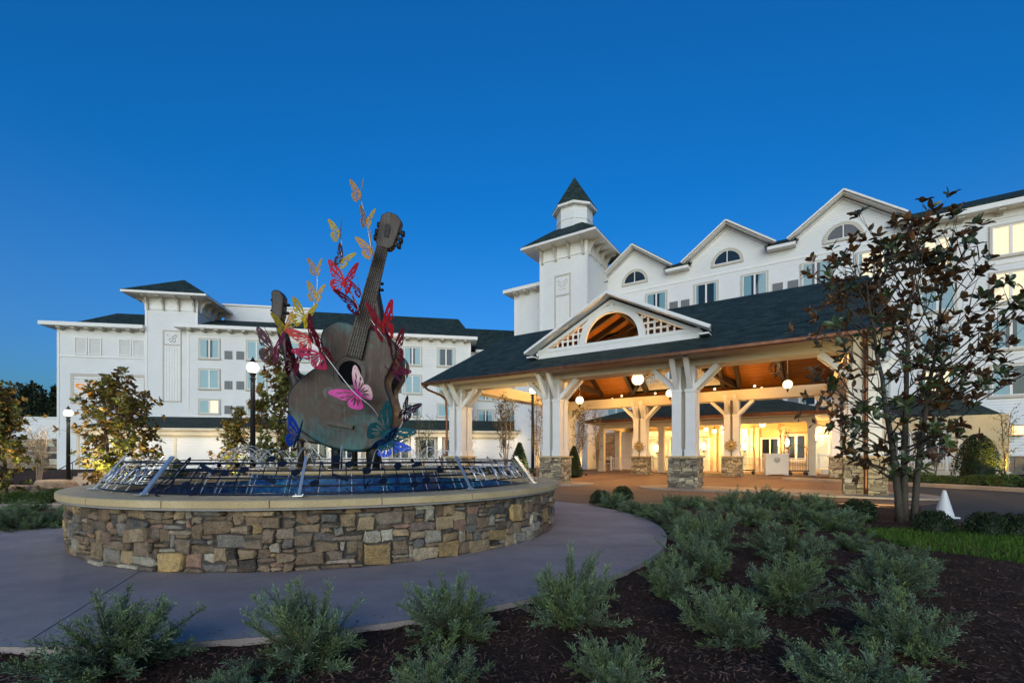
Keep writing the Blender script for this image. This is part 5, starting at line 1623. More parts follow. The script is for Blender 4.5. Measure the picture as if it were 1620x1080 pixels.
def juniper(px, py, wpx, k, label, hs=1.0, rot=None, grp='spreading junipers in the mulch beds'):
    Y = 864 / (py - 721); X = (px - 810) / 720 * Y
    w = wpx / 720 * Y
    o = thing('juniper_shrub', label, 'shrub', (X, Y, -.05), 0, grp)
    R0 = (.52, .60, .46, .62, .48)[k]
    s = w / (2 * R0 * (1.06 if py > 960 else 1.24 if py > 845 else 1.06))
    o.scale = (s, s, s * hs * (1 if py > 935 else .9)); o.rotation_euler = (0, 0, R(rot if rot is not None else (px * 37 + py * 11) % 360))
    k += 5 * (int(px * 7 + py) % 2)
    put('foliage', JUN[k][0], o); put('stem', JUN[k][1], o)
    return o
juniper(190, 1048, 240, 1, 'wide blue-green juniper at the near plaza edge, bottom left of the photo', .95)
juniper(492, 1038, 175, 2, 'upright juniper at the near plaza edge, left of centre', 1.0)
juniper(716, 998, 185, 1, 'juniper on the near plaza edge in front of the fountain middle', .95)
juniper(905, 980, 145, 2, 'juniper at the plaza edge just right of the fountain', 1.05)
juniper(372, 1105, 130, 4, 'juniper cut off by the bottom edge, left of centre', .8)
juniper(678, 1100, 165, 0, 'juniper cut off by the bottom edge below the fountain', .85)
juniper(970, 1084, 165, 3, 'low dense juniper at the bottom edge, in the mulch right of centre', 1.05)
juniper(1372, 1112, 270, 1, 'very wide juniper at the bottom right edge', .72)
juniper(1055, 936, 118, 0, 'juniper standing apart in the mulch near the rightmost plaza edge', .95)
juniper(1158, 1010, 170, 3, 'bushy pale juniper in the middle of the mulch bed', 1.1)
juniper(1240, 955, 165, 0, 'juniper behind the bushy pale one in the middle of the bed', .95)
juniper(1113, 908, 128, 2, 'tall juniper close to the rightmost curve of the plaza', 1.0)
juniper(1115, 862, 118, 2, 'juniper behind the tall one at the plaza curve', 1.0)
juniper(1252, 888, 155, 0, 'round dark juniper right of the plaza curve group', .95)
juniper(1402, 928, 175, 1, 'juniper in front of the lawn strip', .9)
juniper(1425, 897, 120, 0, 'juniper touching the near edge of the lawn strip', .8)
juniper(1430, 1025, 175, 1, 'dense juniper alone in the mulch at the right', 1.0)
juniper(1345, 866, 105, 3, 'low juniper left of the lawn strip', .8)
juniper(1320, 838, 90, 4, 'juniper left of the magnolia foot', .8)
FARJ = [(965, 799, 60, 'at the tip of the bed, nearest the drive'), (1000, 809, 60, 'second along the plaza edge from the tip of the bed'), (1032, 818, 62, 'third along the plaza edge from the tip of the bed'), (1062, 826, 64, 'fourth along the plaza edge from the tip of the bed'),
        (1085, 842, 74, 'fifth along the plaza edge from the tip of the bed'), (1062, 800, 56, 'before the foot of the third stone column, left side'), (1100, 801, 60, 'before the foot of the third stone column, right side'), (1155, 803, 66, 'right of the third stone column'),
        (1200, 801, 62, 'midway between the third and fourth stone columns'), (1190, 828, 76, 'in the open middle of the far bed'), (1240, 800, 60, 'left of the fourth stone column'), (1283, 800, 62, 'just left of the fourth stone column'), (1262, 826, 80, 'between the bed middle and the magnolia'), (1305, 815, 66, 'before the fourth stone column')]
for i, (px, py, w, l) in enumerate(FARJ):
    juniper(px, py, w, (i * 2 + 1) % 5, 'small juniper ' + l, .85)
for px, py, w, l in ((20, 836, 80, 'juniper at the left frame edge beyond the plaza'), (88, 832, 80, 'juniper close to the left end of the fountain wall'), (62, 806, 40, 'small juniper behind the left plaza edge, beside the pale path'), (22, 806, 34, 'small juniper at the left frame edge, beside the pale path'), (50, 836, 46, 'juniper between the two at the left plaza edge')):
    juniper(px, py, w, 0 if px > 50 else 2, l, .8)

# ---------------------------------------------------------------- clipped mounds and cones of small leaves
def mound_mesh(seed, rx, h, prof, n, L, W, c=(1, 1, 1), rough=.12):
    r = random.Random(seed); lb = LB()
    ph = [r.uniform(0, 6.28) for _ in range(6)]
    for k in range(n):
        z = r.random() ** .8; a = r.uniform(0, 2 * math.pi)
        rr = prof(z) * rx * (1 + rough * (math.sin(3 * a + ph[0] + 5 * z) + math.sin(5 * a + ph[1] - 7 * z) + math.sin(9 * a + 11 * z + ph[2])) / 2)
        dep = r.random() ** 2.2 * .35
        p = Vector((math.cos(a) * rr * (1 - dep), math.sin(a) * rr * (1 - dep), z * h * (1 - dep * .25)))
        out = Vector((math.cos(a), math.sin(a), .35 + z)).normalized()
        d = (out + vrand(r) * .9).normalized()
        t = r.uniform(.55, 1.35)
        lb.leaf(p, d, vrand(r), L * r.uniform(.7, 1.3), W * r.uniform(.7, 1.3), (c[0] * t * r.uniform(.8, 1.2), c[1] * t, c[2] * t * r.uniform(.8, 1.1)))
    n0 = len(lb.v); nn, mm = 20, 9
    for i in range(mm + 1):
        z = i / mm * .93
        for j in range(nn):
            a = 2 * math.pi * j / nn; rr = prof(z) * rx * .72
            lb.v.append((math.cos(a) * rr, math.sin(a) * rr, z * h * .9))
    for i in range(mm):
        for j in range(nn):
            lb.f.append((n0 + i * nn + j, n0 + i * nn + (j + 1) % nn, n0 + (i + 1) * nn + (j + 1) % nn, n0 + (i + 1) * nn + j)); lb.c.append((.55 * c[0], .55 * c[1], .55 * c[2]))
    return lb
dome = lambda z: math.sqrt(max(0.02, 1 - (z * .97) ** 2.2)) * (.82 + .18 * min(1, z * 5))
conep = lambda z: (1 - z) ** .75 * .95 * min(1, .55 + z * 4) + .04
egg = lambda z: max(.05, math.sin(math.pi * (.12 + .86 * z) ** .8))
def shrub(name, label, loc, mesh, m, cat='shrub', grp=None, trunk=None, s=1.0, rz=0):
    o = thing(name, label, cat, loc, rz, grp); o.scale = (s,) * 3
    put('foliage', mesh, o)
    b = MB(); b.tube([(0, 0, -.05), (.01, 0, trunk or .15)], .018, 6); b.build('stem', M['bark'], o)
    return o
bx = [mound_mesh(60 + i, .30, .42, dome, 1500, .035, .013).mesh('foliage', M['ever']) for i in range(2)]
for (px, py, w, l) in ((1358, 822, 52, 'dark boxwood left of the magnolia trunks'), (1477, 842, 56, 'dark boxwood in front of the white cone'), (1562, 846, 58, 'dark boxwood between the white cone and the right frame edge'), (1612, 846, 56, 'dark boxwood at the right frame edge'),
                       (1215, 796, 34, 'dark boxwood behind the far junipers, left of the fourth stone column'), (985, 790, 34, 'dark boxwood at the tip of the bed beside the drive'), (950, 796, 34, 'dark boxwood at the leftmost tip of the mulch bed')):
    Y = 864 / (py - 721); shrub('boxwood', l, ((px - 810) / 720 * Y, Y, -.05), bx[px % 2], None, 'shrub', 'boxwoods along the bed', None, w / 720 * Y / .60, px)
ev = mound_mesh(71, .62, 1.9, conep, 5200, .06, .018).mesh('foliage', M['ever'])
Y = 21.0
shrub('conical_evergreen', 'conical evergreen beside the second stone column, green uplight at its foot', ((822 - 810) / 720 * Y, Y, 0), ev, None, 'shrub', 'clipped evergreens', None, .95)
Y = 25.5
shrub('conical_evergreen', 'conical evergreen seen between the second column and the entrance porch', ((908 - 810) / 720 * Y, Y, 0), ev, None, 'shrub', 'clipped evergreens', None, .92, 2)
rd = mound_mesh(73, .42, 1.15, egg, 3600, .05, .018, (1.5, 1.5, .9)).mesh('foliage', M['ever'])
Y = 22.5
shrub('clipped_evergreen', 'small rounded evergreen standing before the blank porch panels', ((280 - 810) / 720 * Y, Y, gz(-16.5, Y) + .35), rd, None, 'shrub', 'clipped evergreens', None, .95)
cn = mound_mesh(74, 1.0, 2.35, lambda z: math.sqrt(max(0.02, 1 - z ** 1.7)) * .95, 7500, .07, .024, (.9, .9, .9)).mesh('foliage', M['ever'])
Y = 23.0
shrub('domed_evergreen', 'big domed dark evergreen in the bed beyond the road', ((1546 - 810) / 720 * Y, Y, .06), cn, None, 'shrub', 'clipped evergreens', None, .95)
gm = [mound_mesh(80 + i, .5, .42, dome, 900, .07, .02, (1.6, 1.7, 1.2), .25).mesh('foliage', M['leaf']) for i in range(3)]
rb_ = random.Random(9)
SP = [(15.9, 21.4), (16.4, 20.6), (16.8, 19.8), (17.15, 19.0), (17.5, 18.2), (17.8, 17.4), (18.0, 16.6), (18.25, 15.8), (18.5, 15.0), (17.6, 20.6), (18.3, 19.2), (18.9, 17.9), (19.1, 16.4)]
for i, (x, y) in enumerate(SP):
    shrub('ground_cover', 'low leafy green mound in the planted strip behind the road kerb', (x, y, .05), gm[i % 3], None, 'ground cover', 'low mounds along the road kerb', None, rb_.uniform(.75, 1.15), i)
GL_ = [(12, 792, 16), (30, 786, 14), (48, 784, 15), (66, 789, 13), (8, 778, 17), (92, 776, 18), (126, 776, 17), (143, 771, 17.5), (158, 766, 19), (175, 763, 20), (196, 762, 21), (75, 770, 20)]
for i, (px, py, Y) in enumerate(GL_):
    X = (px - 810) / 720 * Y
    yel = px in (126, 143)
    o = shrub('garden_shrub', ('yellow-green shrub beside the left lamp post, ' if yel else 'low green shrub in the left garden, ') + ('nearer the lamp' if px == 126 else 'second from the lamp' if yel else f'{["outermost left", "second from the left edge", "third from the left edge", "fourth from the left edge", "behind the left tree foot", "left of the lamp post", "", "", "right of the lamp post", "below the stairs tree", "right of the stairs tree", "between the boulders"][i]}'),
              (X, Y, gz(X, Y) - .05), gm[i % 3], None, 'shrub', 'garden shrubs at the left', None, rb_.uniform(.7, 1.0), i)

# ---------------------------------------------------------------- trees
def bez(p0, d0, L, n, r, wander=.12, lift=.0):
    pts = [p0.copy()]; d = d0.normalized(); p = p0.copy()
    for i in range(n):
        d = (d + vrand(r) * wander + Vector((0, 0, lift))).normalized()
        p = p + d * L / n; pts.append(p.copy())
    return pts, d
def rosette(lb, p, d, r, n, L, W, tone, warm=0.0):
    u = d.orthogonal().normalized(); v = d.cross(u)
    off = r.uniform(0, 6.28)
    for k in range(n):
        a = off + 2.4 * k
        sp = r.uniform(.45, 1.15)
        ld = (d * (1.25 - sp) + (u * math.cos(a) + v * math.sin(a)) * sp + Vector((0, 0, r.uniform(-.25, .25)))).normalized()
        t = tone * r.uniform(.6, 1.4)
        c = (t * (1 + warm), t, t * .9)
        lb.leaf(p + d * r.uniform(-.05, .02), ld, (d + vrand(r) * .5), L * r.uniform(.7, 1.15), W * r.uniform(.8, 1.15), c, .25, r.uniform(-.05, .2))
def magnolia(seed, H, prof, trunks, nbr, L, W, twigs, r0, zmin, nleaf=7, wood_n=6, warm=.0, dens=1.0):
    r = random.Random(seed); lb = LB(); wd = MB()
    for ti, (bx_, by_, tx, ty, th) in enumerate(trunks):
        n = 10; pts = []
        for i in range(n + 1):
            t = i / n
            e = t ** 1.35
            pts.append(Vector((bx_ + (tx - bx_) * e + r.uniform(-.025, .025) * t * H / 3, by_ + (ty - by_) * e + r.uniform(-.03, .03) * t * H / 3, -.06 + th * t)))
        rr = [r0 * (1.25 if i == 0 else 1) * (1 - .9 * (i / n) ** 1.1) + .006 for i in range(n + 1)]
        wd.tube(pts, rr, 8)
        for k in range(nbr):
            t = (k + r.random()) / nbr
            z = zmin + (th - zmin) * t ** .92
            tt = min(.99, z / th); i = int(tt * n); p = pts[i].lerp(pts[i + 1], tt * n - i)
            a = r.uniform(0, 2 * math.pi)
            reach = prof(z / H) - math.hypot(p.x, p.y) * .6
            L1 = max(.12 * H, reach * r.uniform(.6, 1.08)) * .95
            el = .25 + .9 * t
            d = Vector((math.cos(a) * math.cos(el), math.sin(a) * math.cos(el), math.sin(el)))
            br, ed = bez(p, d, L1, 6, r, .16, .05)
            b0 = r0 * .34 * (1 - .6 * t)
            wd.tube(br, [b0 * (1 - .75 * j / 6) + .003 for j in range(7)], 5)
            rosette(lb, br[-1], ed, r, nleaf, L, W, r.uniform(.7, 1.2), warm)
            for q in range(twigs):
                j = r.randint(1, 5); q0 = br[j].lerp(br[j + 1], r.random())
                dd = ((br[j + 1] - br[j]).normalized() * .7 + vrand(r) * .8 + Vector((0, 0, .35))).normalized()
                tw, te = bez(q0, dd, r.uniform(.06, .15) * H, 3, r, .2, .08)
                wd.tube(tw, [.007 * H / 5 + .002, .005 * H / 5 + .002, .003, .002], 4)
                if r.random() < dens: rosette(lb, tw[-1], te, r, nleaf, L, W, r.uniform(.6, 1.3), warm)
                if r.random() < .45 * dens: rosette(lb, tw[1].lerp(tw[2], .5), te, r, 3, L, W, r.uniform(.6, 1.2), warm)
    return wd.mesh('trunk', M['bark'], smooth=True), lb
def place_tree(name, label, loc, wood, crown, grp=None, cat='tree', rz=0, s=1.0):
    o = thing(name, label, cat, loc, R(rz), grp); o.scale = (s,) * 3
    put('trunk', wood, o); put('crown', crown, o)
    return o
bigp = lambda t: 2.0 * min(1, max(.45, (t - .05) / .25)) * (1 if t < .62 else max(.12, (1 - ((t - .62) / .40) ** 1.6)))
wd_, lb_ = magnolia(101, 5.3, bigp, [(-.10, 0, -.62, .15, 4.6), (.02, .05, .10, .0, 5.0), (.13, -.03, .70, -.1, 4.6)], 24, .17, .040, 5, .056, .75, 6, warm=.05)
place_tree('magnolia_tree', 'big multi-trunk magnolia with brown-backed leaves in front of the hotel at the right', (7.32, 8.47, -.04), wd_, lb_.mesh('crown', M['magnolia']))
sp_ = lambda w: (lambda t: w * min(1, max(.4, t / .2)) * (1 if t < .38 else max(.1, 1 - ((t - .38) / .64) ** 1.15)))
wdA, lbA = magnolia(111, 3.9, sp_(1.5), [(-.08, 0, -.35, .1, 3.1), (.06, .05, .1, 0, 3.5), (.1, -.05, .5, -.1, 2.8)], 24, .15, .042, 6, .045, .25, 7, warm=.15)
wdB, lbB = magnolia(112, 3.9, sp_(1.1), [(0, 0, .05, .1, 3.5), (.06, .05, -.25, 0, 2.8)], 24, .15, .042, 6, .045, .3, 7, warm=.1)
crA, crB = lbA.mesh('crown', M['young_leaf']), lbB.mesh('crown', M['young_leaf'])
def tree_at(px, Y, top, wood, crown, H, label, grp, rz=0, name='magnolia_tree', zb=None):
    X = (px - 810) / 720 * Y; zb = gz(X, Y) if zb is None else zb
    s = (1.2 + (721 - top) / 720 * Y - zb) / H
    return place_tree(name, label, (X, Y, zb - .03), wood, crown, grp, 'tree', rz, s)
GM = 'young magnolias in the garden'
tree_at(182, 16.5, 590, wdA, crA, 3.9, 'young magnolia between the left lamp post and the fountain, before the framed sign', GM, 20)
tree_at(376, 21.0, 646, wdB, crB, 3.9, 'young magnolia beside the second lamp post, lit from below', GM, 80)
tree_at(446, 19.5, 558, wdB, crB, 3.9, 'young magnolia partly hidden behind the left guitar', GM, 200)
tree_at(10, 14.5, 606, wdB, crB, 3.9, 'young magnolia cut by the left frame edge', GM, 140)

def birch(seed, H, w, stems, nl, L, W, mat, wmat, zc=.3, prof=None, twig=True):
    r = random.Random(seed); lb = LB(); wd = MB()
    for k in range(stems):
        a = 2 * math.pi * k / max(1, stems) + r.random()
        top = Vector((math.cos(a) * w * .45 * (stems > 1), math.sin(a) * w * .45 * (stems > 1), H * r.uniform(.85, 1)))
        n = 8
        pts = [Vector((math.cos(a) * .06, math.sin(a) * .06, 0)).lerp(top, (i / n)) + Vector((r.uniform(-.03, .03), r.uniform(-.03, .03), 0)) for i in range(n + 1)]
        for i, p in enumerate(pts): p.x *= (i / n) ** .4; p.y *= (i / n) ** .4
        wd.tube(pts, [.035 * (1 - .85 * i / n) + .004 for i in range(n + 1)], 6)
        nb = 26
        for q in range(nb):
            t = zc + (1 - zc) * (q + r.random()) / nb; i = min(n - 1, int(t * n)); p = pts[i].lerp(pts[i + 1], t * n - i)
            aa = r.uniform(0, 6.28); el = r.uniform(.5, 1.1)
            reach = w * (prof(t) if prof else (.55 + .45 * math.sin(math.pi * min(1, (t - zc) / (1 - zc) * .85 + .1)))) * r.uniform(.5, 1)
            d = Vector((math.cos(aa) * math.cos(el), math.sin(aa) * math.cos(el), math.sin(el)))
            br, ed = bez(p, d, reach, 5, r, .2, .02)
            wd.tube(br, [.009, .007, .006, .004, .003, .002], 4)
            for m in range(nl):
                j = r.randint(1, 4); q0 = br[j].lerp(br[j + 1], r.random()) + vrand(r) * r.uniform(0, .16)
                t2 = r.uniform(.5, 1.4)
                lb.leaf(q0, (vrand(r) + Vector((0, 0, -.3))).normalized(), vrand(r), L * r.uniform(.6, 1.2), W * r.uniform(.7, 1.2), (t2 * r.uniform(.85, 1.2), t2, t2 * .9))
    return wd.mesh('trunk', wmat, smooth=True), lb.mesh('crown', mat)
bA = birch(201, 4.0, .75, 4, 20, .07, .022, M['fallleaf'], M['palebark'], .35)
bB = birch(202, 4.2, .6, 3, 16, .06, .02, M['fallleaf'], M['palebark'], .2)
bC = birch(203, 3.2, .9, 5, 9, .05, .018, M['fallleaf'], M['palebark'], .3)
bD = birch(204, 3.6, .85, 2, 12, .07, .022, M['leaf'], M['bark'], .15)
GB = 'slender birches and multi-stem trees'
tree_at(800, 24, 622, *bA, 4.0, 'multi-stem olive-leaved tree left of the second column', GB, 0, 'birch_tree', 0)
tree_at(850, 25, 612, *bB, 4.2, 'pale-barked birch right behind the second column', GB, 50, 'birch_tree', 0)
tree_at(868, 27, 622, *bB, 4.2, 'pale-barked birch farther back behind the second column', GB, 150, 'birch_tree', 0)
tree_at(918, 29, 640, *bA, 4.0, 'birch between the second column and the entrance porch', GB, 90, 'birch_tree', 0)
tree_at(945, 31, 645, *bB, 4.2, 'birch nearest the left end of the entrance porch', GB, 190, 'birch_tree', 0)
tree_at(670, 24, 645, *bD, 3.6, 'slim green tree right of the guitars, before the porch windows', GB, 10, 'young_tree', 0)
tree_at(740, 29, 660, *bD, 3.6, 'small reddish-stemmed tree just right of the first column', GB, 100, 'young_tree', 0)
tree_at(62, 20, 676, *bC, 3.2, 'bare pale-stemmed crape myrtle in the left garden', GB, 0, 'crape_myrtle')
tree_at(1590, 22, 640, *bD, 3.6, 'thin young tree lit yellow from below, right frame edge', GB, 40, 'young_tree', .06)
tree_at(1238, 31.2, 668, *bD, 3.6, 'small potted-looking tree at the entrance behind the white stand', GB, 0, 'young_tree', .02)
tree_at(1262, 32.5, 664, *bD, 3.6, 'small leafy tree at the entrance right of the white stand', GB, 120, 'young_tree', .02)
tree_at(1480, 24.5, 700, *bC, 3.2, 'low bare shrub-like tree right of the magnolia trunks', GB, 70, 'bare_shrub', .06)

# distant wooded hill at the left
r = random.Random(77); lb = LB(); wd = MB()
for k in range(150):
    Y = r.uniform(85, 150); X = -Y * r.uniform(.88, 1.45)
    base = (Y - 85) * .10 + max(0, (-X - Y) * .16)
    h = r.uniform(9, 15); w = h * r.uniform(.16, .28); con = r.random() < .5
    wd.tube([(X, Y, base - 1), (X, Y, base + h * .9)], [.22, .05], 5)
    tone = r.uniform(.5, 1.1); wm = r.choice((.85, 1, 1.35))
    for q in range(480):
        t = r.random() ** .8
        rr = w * ((1 - t) ** .8 if con else math.sin(math.pi * min(1, .15 + .85 * t)) ** .6) * math.sqrt(r.random())
        a = r.uniform(0, 6.28)
        p = Vector((X + rr * math.cos(a), Y + rr * math.sin(a), base + h * (.18 + .82 * t)))
        tt = tone * r.uniform(.5, 1.4)
        lb.leaf(p, vrand(r), vrand(r), r.uniform(.4, .9), r.uniform(.14, .3), (tt * wm, tt, tt * .9))
hill = MB()
hp = [(-230, 150), (-110, 84), (-75, 84), (-75, 190), (-230, 260)]
hx = list(range(-260, -69, 10)); hy = list(range(75, 300, 10))
hill.add([(x, y, -.3 + max(0, (y - 85)) * .10 + max(0, (-x - y)) * .16 - (20 if x >= -70 else 0)) for y in hy for x in hx],
         [(j * len(hx) + i, j * len(hx) + i + 1, (j + 1) * len(hx) + i + 1, (j + 1) * len(hx) + i) for j in range(len(hy) - 1) for i in range(len(hx) - 1)])
struct(hill.build('hill', M['earth'], smooth=True))
fm = tinted('forest_leaves', (.030, .040, .014), .8, .1)
fo_ = thing('forest', 'dark wooded hillside behind the left end of the hotel', 'forest', (0, 0, 0)); fo_['kind'] = 'stuff'
put('crown', lb.mesh('crown', fm), fo_); put('trunk', wd.mesh('trunk', M['bark']), fo_)
# boulders
def boulder(label, loc, s, seed):
    bm = bmesh.new(); bmesh.ops.create_icosphere(bm, subdivisions=4, radius=1)
    r = random.Random(seed); ph = [vrand(r) * r.uniform(1.2, 4.5) for _ in range(9)]; of = [r.uniform(0, 6) for _ in range(9)]
    for v in bm.verts:
        q = v.co.copy(); n = sum(math.sin(q.dot(ph[i]) + of[i]) / (1 + .5 * i) for i in range(9))
        q *= 1 + .10 * n
        q.z = max(-.4, min(q.z, .62 + .06 * n))
        v.co = Vector((q.x * s[0], q.y * s[1], q.z * s[2]))
    me = bpy.data.meshes.new('boulder'); bm.to_mesh(me); bm.free()
    me.polygons.foreach_set('use_smooth', [True] * len(me.polygons)); me.materials.append(M['boulder'])
    o = put('boulder', me, None, loc, (0, 0, r.uniform(0, 6))); tag(o, label, 'boulder', 'boulders in the left garden')
t = NT('tan_boulder').set(.9, 0, .2); n = t.noise(2.4, 8, .7); t.base(t.ramp(n, [(.3, (.12, .09, .065)), (.55, (.24, .18, .125)), (.8, (.32, .27, .2))])); t.bump(n, .8, .08); M['boulder'] = t.m
for px, Y, s, l in ((24, 17.5, (1.0, .7, .6), 'long tan boulder at the foot of the left tree'), (62, 18.0, (.8, .6, .5), 'flat tan boulder left of the garden stairs'), (90, 20, (.9, .7, .75), 'tall tan boulder against the garden stairs'), (150, 19.2, (.7, .5, .5), 'small tan boulder right of the garden stairs'), (198, 20, (.8, .6, .5), 'tan boulder below the young magnolia by the sign')):
    X = (px - 810) / 720 * Y; boulder(l, (X, Y, gz(X, Y) + .05), s, px)
# ================================================================ LAMPS
def lamp_post(label, loc, H, m, power, col=(1, .80, .55)):
    o = thing('street_lamp', label, 'lamp post', loc, 0, 'globe lamp posts')
    b = MB(); b.lathe([(.20, 0), (.20, .05), (.16, .10), (.17, .35), (.12, .45), (.10, .55), (.08, .6)], 16); b.build('base', M['black'], o, smooth=False)
    b = MB(); b.lathe([(.078, .6), (.06, H - .5), (.06, H - .42), (.085, H - .38), (.05, H - .33), (.08, H - .26), (.10, H - .22)], 14); b.build('pole', M['black'], o, smooth=True)
    b = MB(); b.ball((0, 0, H - .06), .165, 18, 12); b.build('globe', m, o, smooth=True)
    b = MB(); b.lathe([(.10, H + .08), (.06, H + .15), (.02, H + .22), (1e-4, H + .28)], 12); b.build('finial', M['black'], o)
    lamp('lamp_light', o, (0, 0, H - .06), power, col, .2)
    return o
p = at(107, 778, 20.0); lamp_post('black globe lamp post before the framed sign, left of the fountain', (-19.5, 20.0, gz(-19.5, 20)), 3.55, M['globe_white'], 900)
lamp_post('black globe lamp post between the fountain rail and the left wing', ((400 - 810) / 720 * 13.2, 13.2, -.03), 3.85, M['globe_white'], 420)
lamp_post('globe lamp post seen just left of the second stone column', (1.0, 22, 0), 4.4, M['globe'], 90, (1, .7, .36))
def pendant(label, loc, r, m, power, drop=.5, col=(1, .58, .22), cat='pendant lamp', finial=True):
    o = thing('globe_lamp', label, cat, loc, 0, 'lit globe lamps of the canopy and porch')
    b = MB(); b.ball((0, 0, 0), r, 18, 12); b.build('globe', m, o, smooth=True)
    b = MB()
    if finial: b.lathe([(1e-4, -r - .16), (.025, -r - .12), (.04, -r - .06), (.07, -r + .01), (.02, -r + .02)], 10)
    b.lathe([(.08, r - .02), (.06, r + .05), (.012, r + .08), (.012, r + drop)], 10)
    b.build('fitting', M['black'], o, smooth=True)
    if power: lamp('lamp_light', o, (0, 0, 0), power, col, r)
    return o
pendant('large glowing globe lamp under the canopy between the second and third columns', (at(1009, 600, 18.4)), .24, M['globe'], 330, 1.0)
pendant('glowing globe lamp just left of the third column', (at(1060, 622, 21.5)), .19, M['globe'], 250, 1.1)
pendant('glowing globe lamp right of the second column, before the back beam', (at(917, 633, 25.5)), .22, M['globe'], 290, 1.0)
pendant('glowing globe lamp under the right part of the canopy, near the magnolia', (at(1246, 608, 20.5)), .20, M['globe'], 290, 1.1)
pendant('glowing globe lamp under the entrance porch ceiling', (at(1206, 671, 31.5)), .22, M['globe'], 240, .3, finial=False)
for i, (px, py, Y, l) in enumerate(((1117, 679, 33, 'left globe of the chandelier cluster in the porch'), (1130, 682, 33.3, 'middle globe of the chandelier cluster in the porch'), (1144, 684, 33.0, 'lower right globe of the chandelier cluster in the porch'), (1144, 676, 33.6, 'upper right globe of the chandelier cluster in the porch'))):
    pendant(l, at(px, py, Y), .17, M['globe'], 34 if i % 2 == 0 else 0, 3.62 - at(px, py, Y).z - .17, finial=(i == 0))
for px, py, Y, l in ((1113, 706, 33.6, 'glowing wall sconce left of the back column, on the entrance wall'), (1039, 709, 35.6, 'glowing lamp in the entrance left of the third column'), (1178, 706, 32.6, 'tall glowing sconce right of the back column'), (1245, 700, 32.3, 'bright lamp behind the white stand'), (1166, 690, 33.2, 'small lamp beside the back column in the porch'), (1290, 690, 30.9, 'glowing lamp behind the right porch post'), (978, 702, 37.0, 'added sconce at the left end of the entrance, left of the back column')):  # the left end sconce is an added lamp for the grey wall there
    Y = (17.53 + 20.02) / ((px - 810) / 720 * .5477 + .8367)        # on the entrance wall
    o = thing('wall_sconce', l, 'wall lamp', at(px, py, Y), A_P, 'sconces at the entrance')
    b = MB(); b.lathe([(.07, -.30), (.13, -.2), (.15, .05), (.12, .28), (.05, .34)], 12); b.build('lamp_shade', M['globe'], o, smooth=True)
    b = MB(); b.lathe([(.02, -.42), (.07, -.34), (.07, -.29)], 10); b.box(-.05, .05, .02, .385, -.36, -.29); b.build('fitting', M['black'], o)
    lamp('lamp_light', o, (0, -.3, 0), 80, (1, .56, .17), .15)
# small uplights standing on the back beam
for i, (px, py, s) in enumerate(((992, 622, 0), (1023, 619, 0), (1143, 609, 0), (1179, 606, 0))):
    s = (-6.6, -4.4, -.9, 1.2)[i]
    loc = PF(s, 11.7, 5.08)
    o = thing('beam_uplight', f'small bright spotlight on the back canopy beam, {["leftmost", "second from the left", "third from the left", "rightmost"][i]}', 'spotlight', loc, A_P, 'spotlights on the beam')
    b = MB(); b.ball((0, -.04, .09), .075, 10, 8); b.build('bulb', M['globe'], o)
    b = MB(); b.lathe([(.09, -.06), (.09, .0), (.05, .03)], 12); b.build('housing', M['black'], o)
    lamp('lamp_light', o, (0, -1.5, -.35), 30, (1, .54, .16), .25)
for i, s in enumerate((-8.2, -2.7, 2.7, 4.4)):  # unseen lamps, assumed on the front beam to light the plank ceiling
    loc = PF(s, .25, 5.10)
    o = thing('beam_uplight', f'assumed spotlight hidden on top of the front canopy beam, bay {["at the far end", "under the lattice gable", "right of the gable", "nearest the magnolia"][i]}', 'spotlight', loc, A_P, 'spotlights on the beam')
    b = MB(); b.ball((0, .04, .09), .075, 10, 8); b.build('bulb', M['globe'], o)
    b = MB(); b.lathe([(.09, -.08), (.09, .0), (.05, .03)], 12); b.build('housing', M['black'], o)
    lamp('lamp_light', o, (0, 1.5, -.35), 120 if i == 1 else 30, (1, .54, .16), .25)
for s, l in ((-7.5, 'assumed unseen spotlight on the back canopy beam facing the porch roof, farther one'), (1.5, 'assumed unseen spotlight on the back canopy beam facing the porch roof, nearer one')):  # unseen lamps, assumed behind the beam and added to warm-light the porch roof
    o = thing('beam_uplight', l, 'spotlight', PF(s, 12.3, 5.08), A_P, 'spotlights on the beam')
    b = MB(); b.ball((0, .04, .09), .075, 10, 8); b.build('bulb', M['globe'], o)
    b = MB(); b.lathe([(.09, -.06), (.09, .0), (.05, .03)], 12); b.build('housing', M['black'], o)
    lamp('lamp_light', o, (0, .5, .05), 90, (1, .54, .16), .15)
for i, (s, t_) in enumerate(((-9.2, 6), (-6.4, 6), (1.9, 6), (4.2, 6))):  # unseen lamps, added at the ridge to brighten the drive and columns
    o = thing('added_downlight', f'added downlight under the canopy ridge, {["farthest from the magnolia", "just left of the lattice gable", "just right of the lattice gable", "nearest the magnolia"][i]}', 'spotlight', PF(s, t_, rz_(6) - .66), A_P, 'added downlights under the canopy ridge')
    b = MB(); b.lathe([(.10, -.12), (.10, .04)], 14); b.build('housing', M['black'], o)
    b = MB(); b.lathe([(1e-4, -.115), (.09, -.118)], 14); b.build('lens', M['globe'], o)
    d = bpy.data.lights.new('lamp_light', 'SPOT'); d.energy = 480; d.color = (1, .58, .22); d.spot_size = R(128); d.spot_blend = .7; d.shadow_soft_size = .1
    l = bpy.data.objects.new('lamp_light', d); COL.objects.link(l); l.parent = o; l.location = (0, 0, -.16)
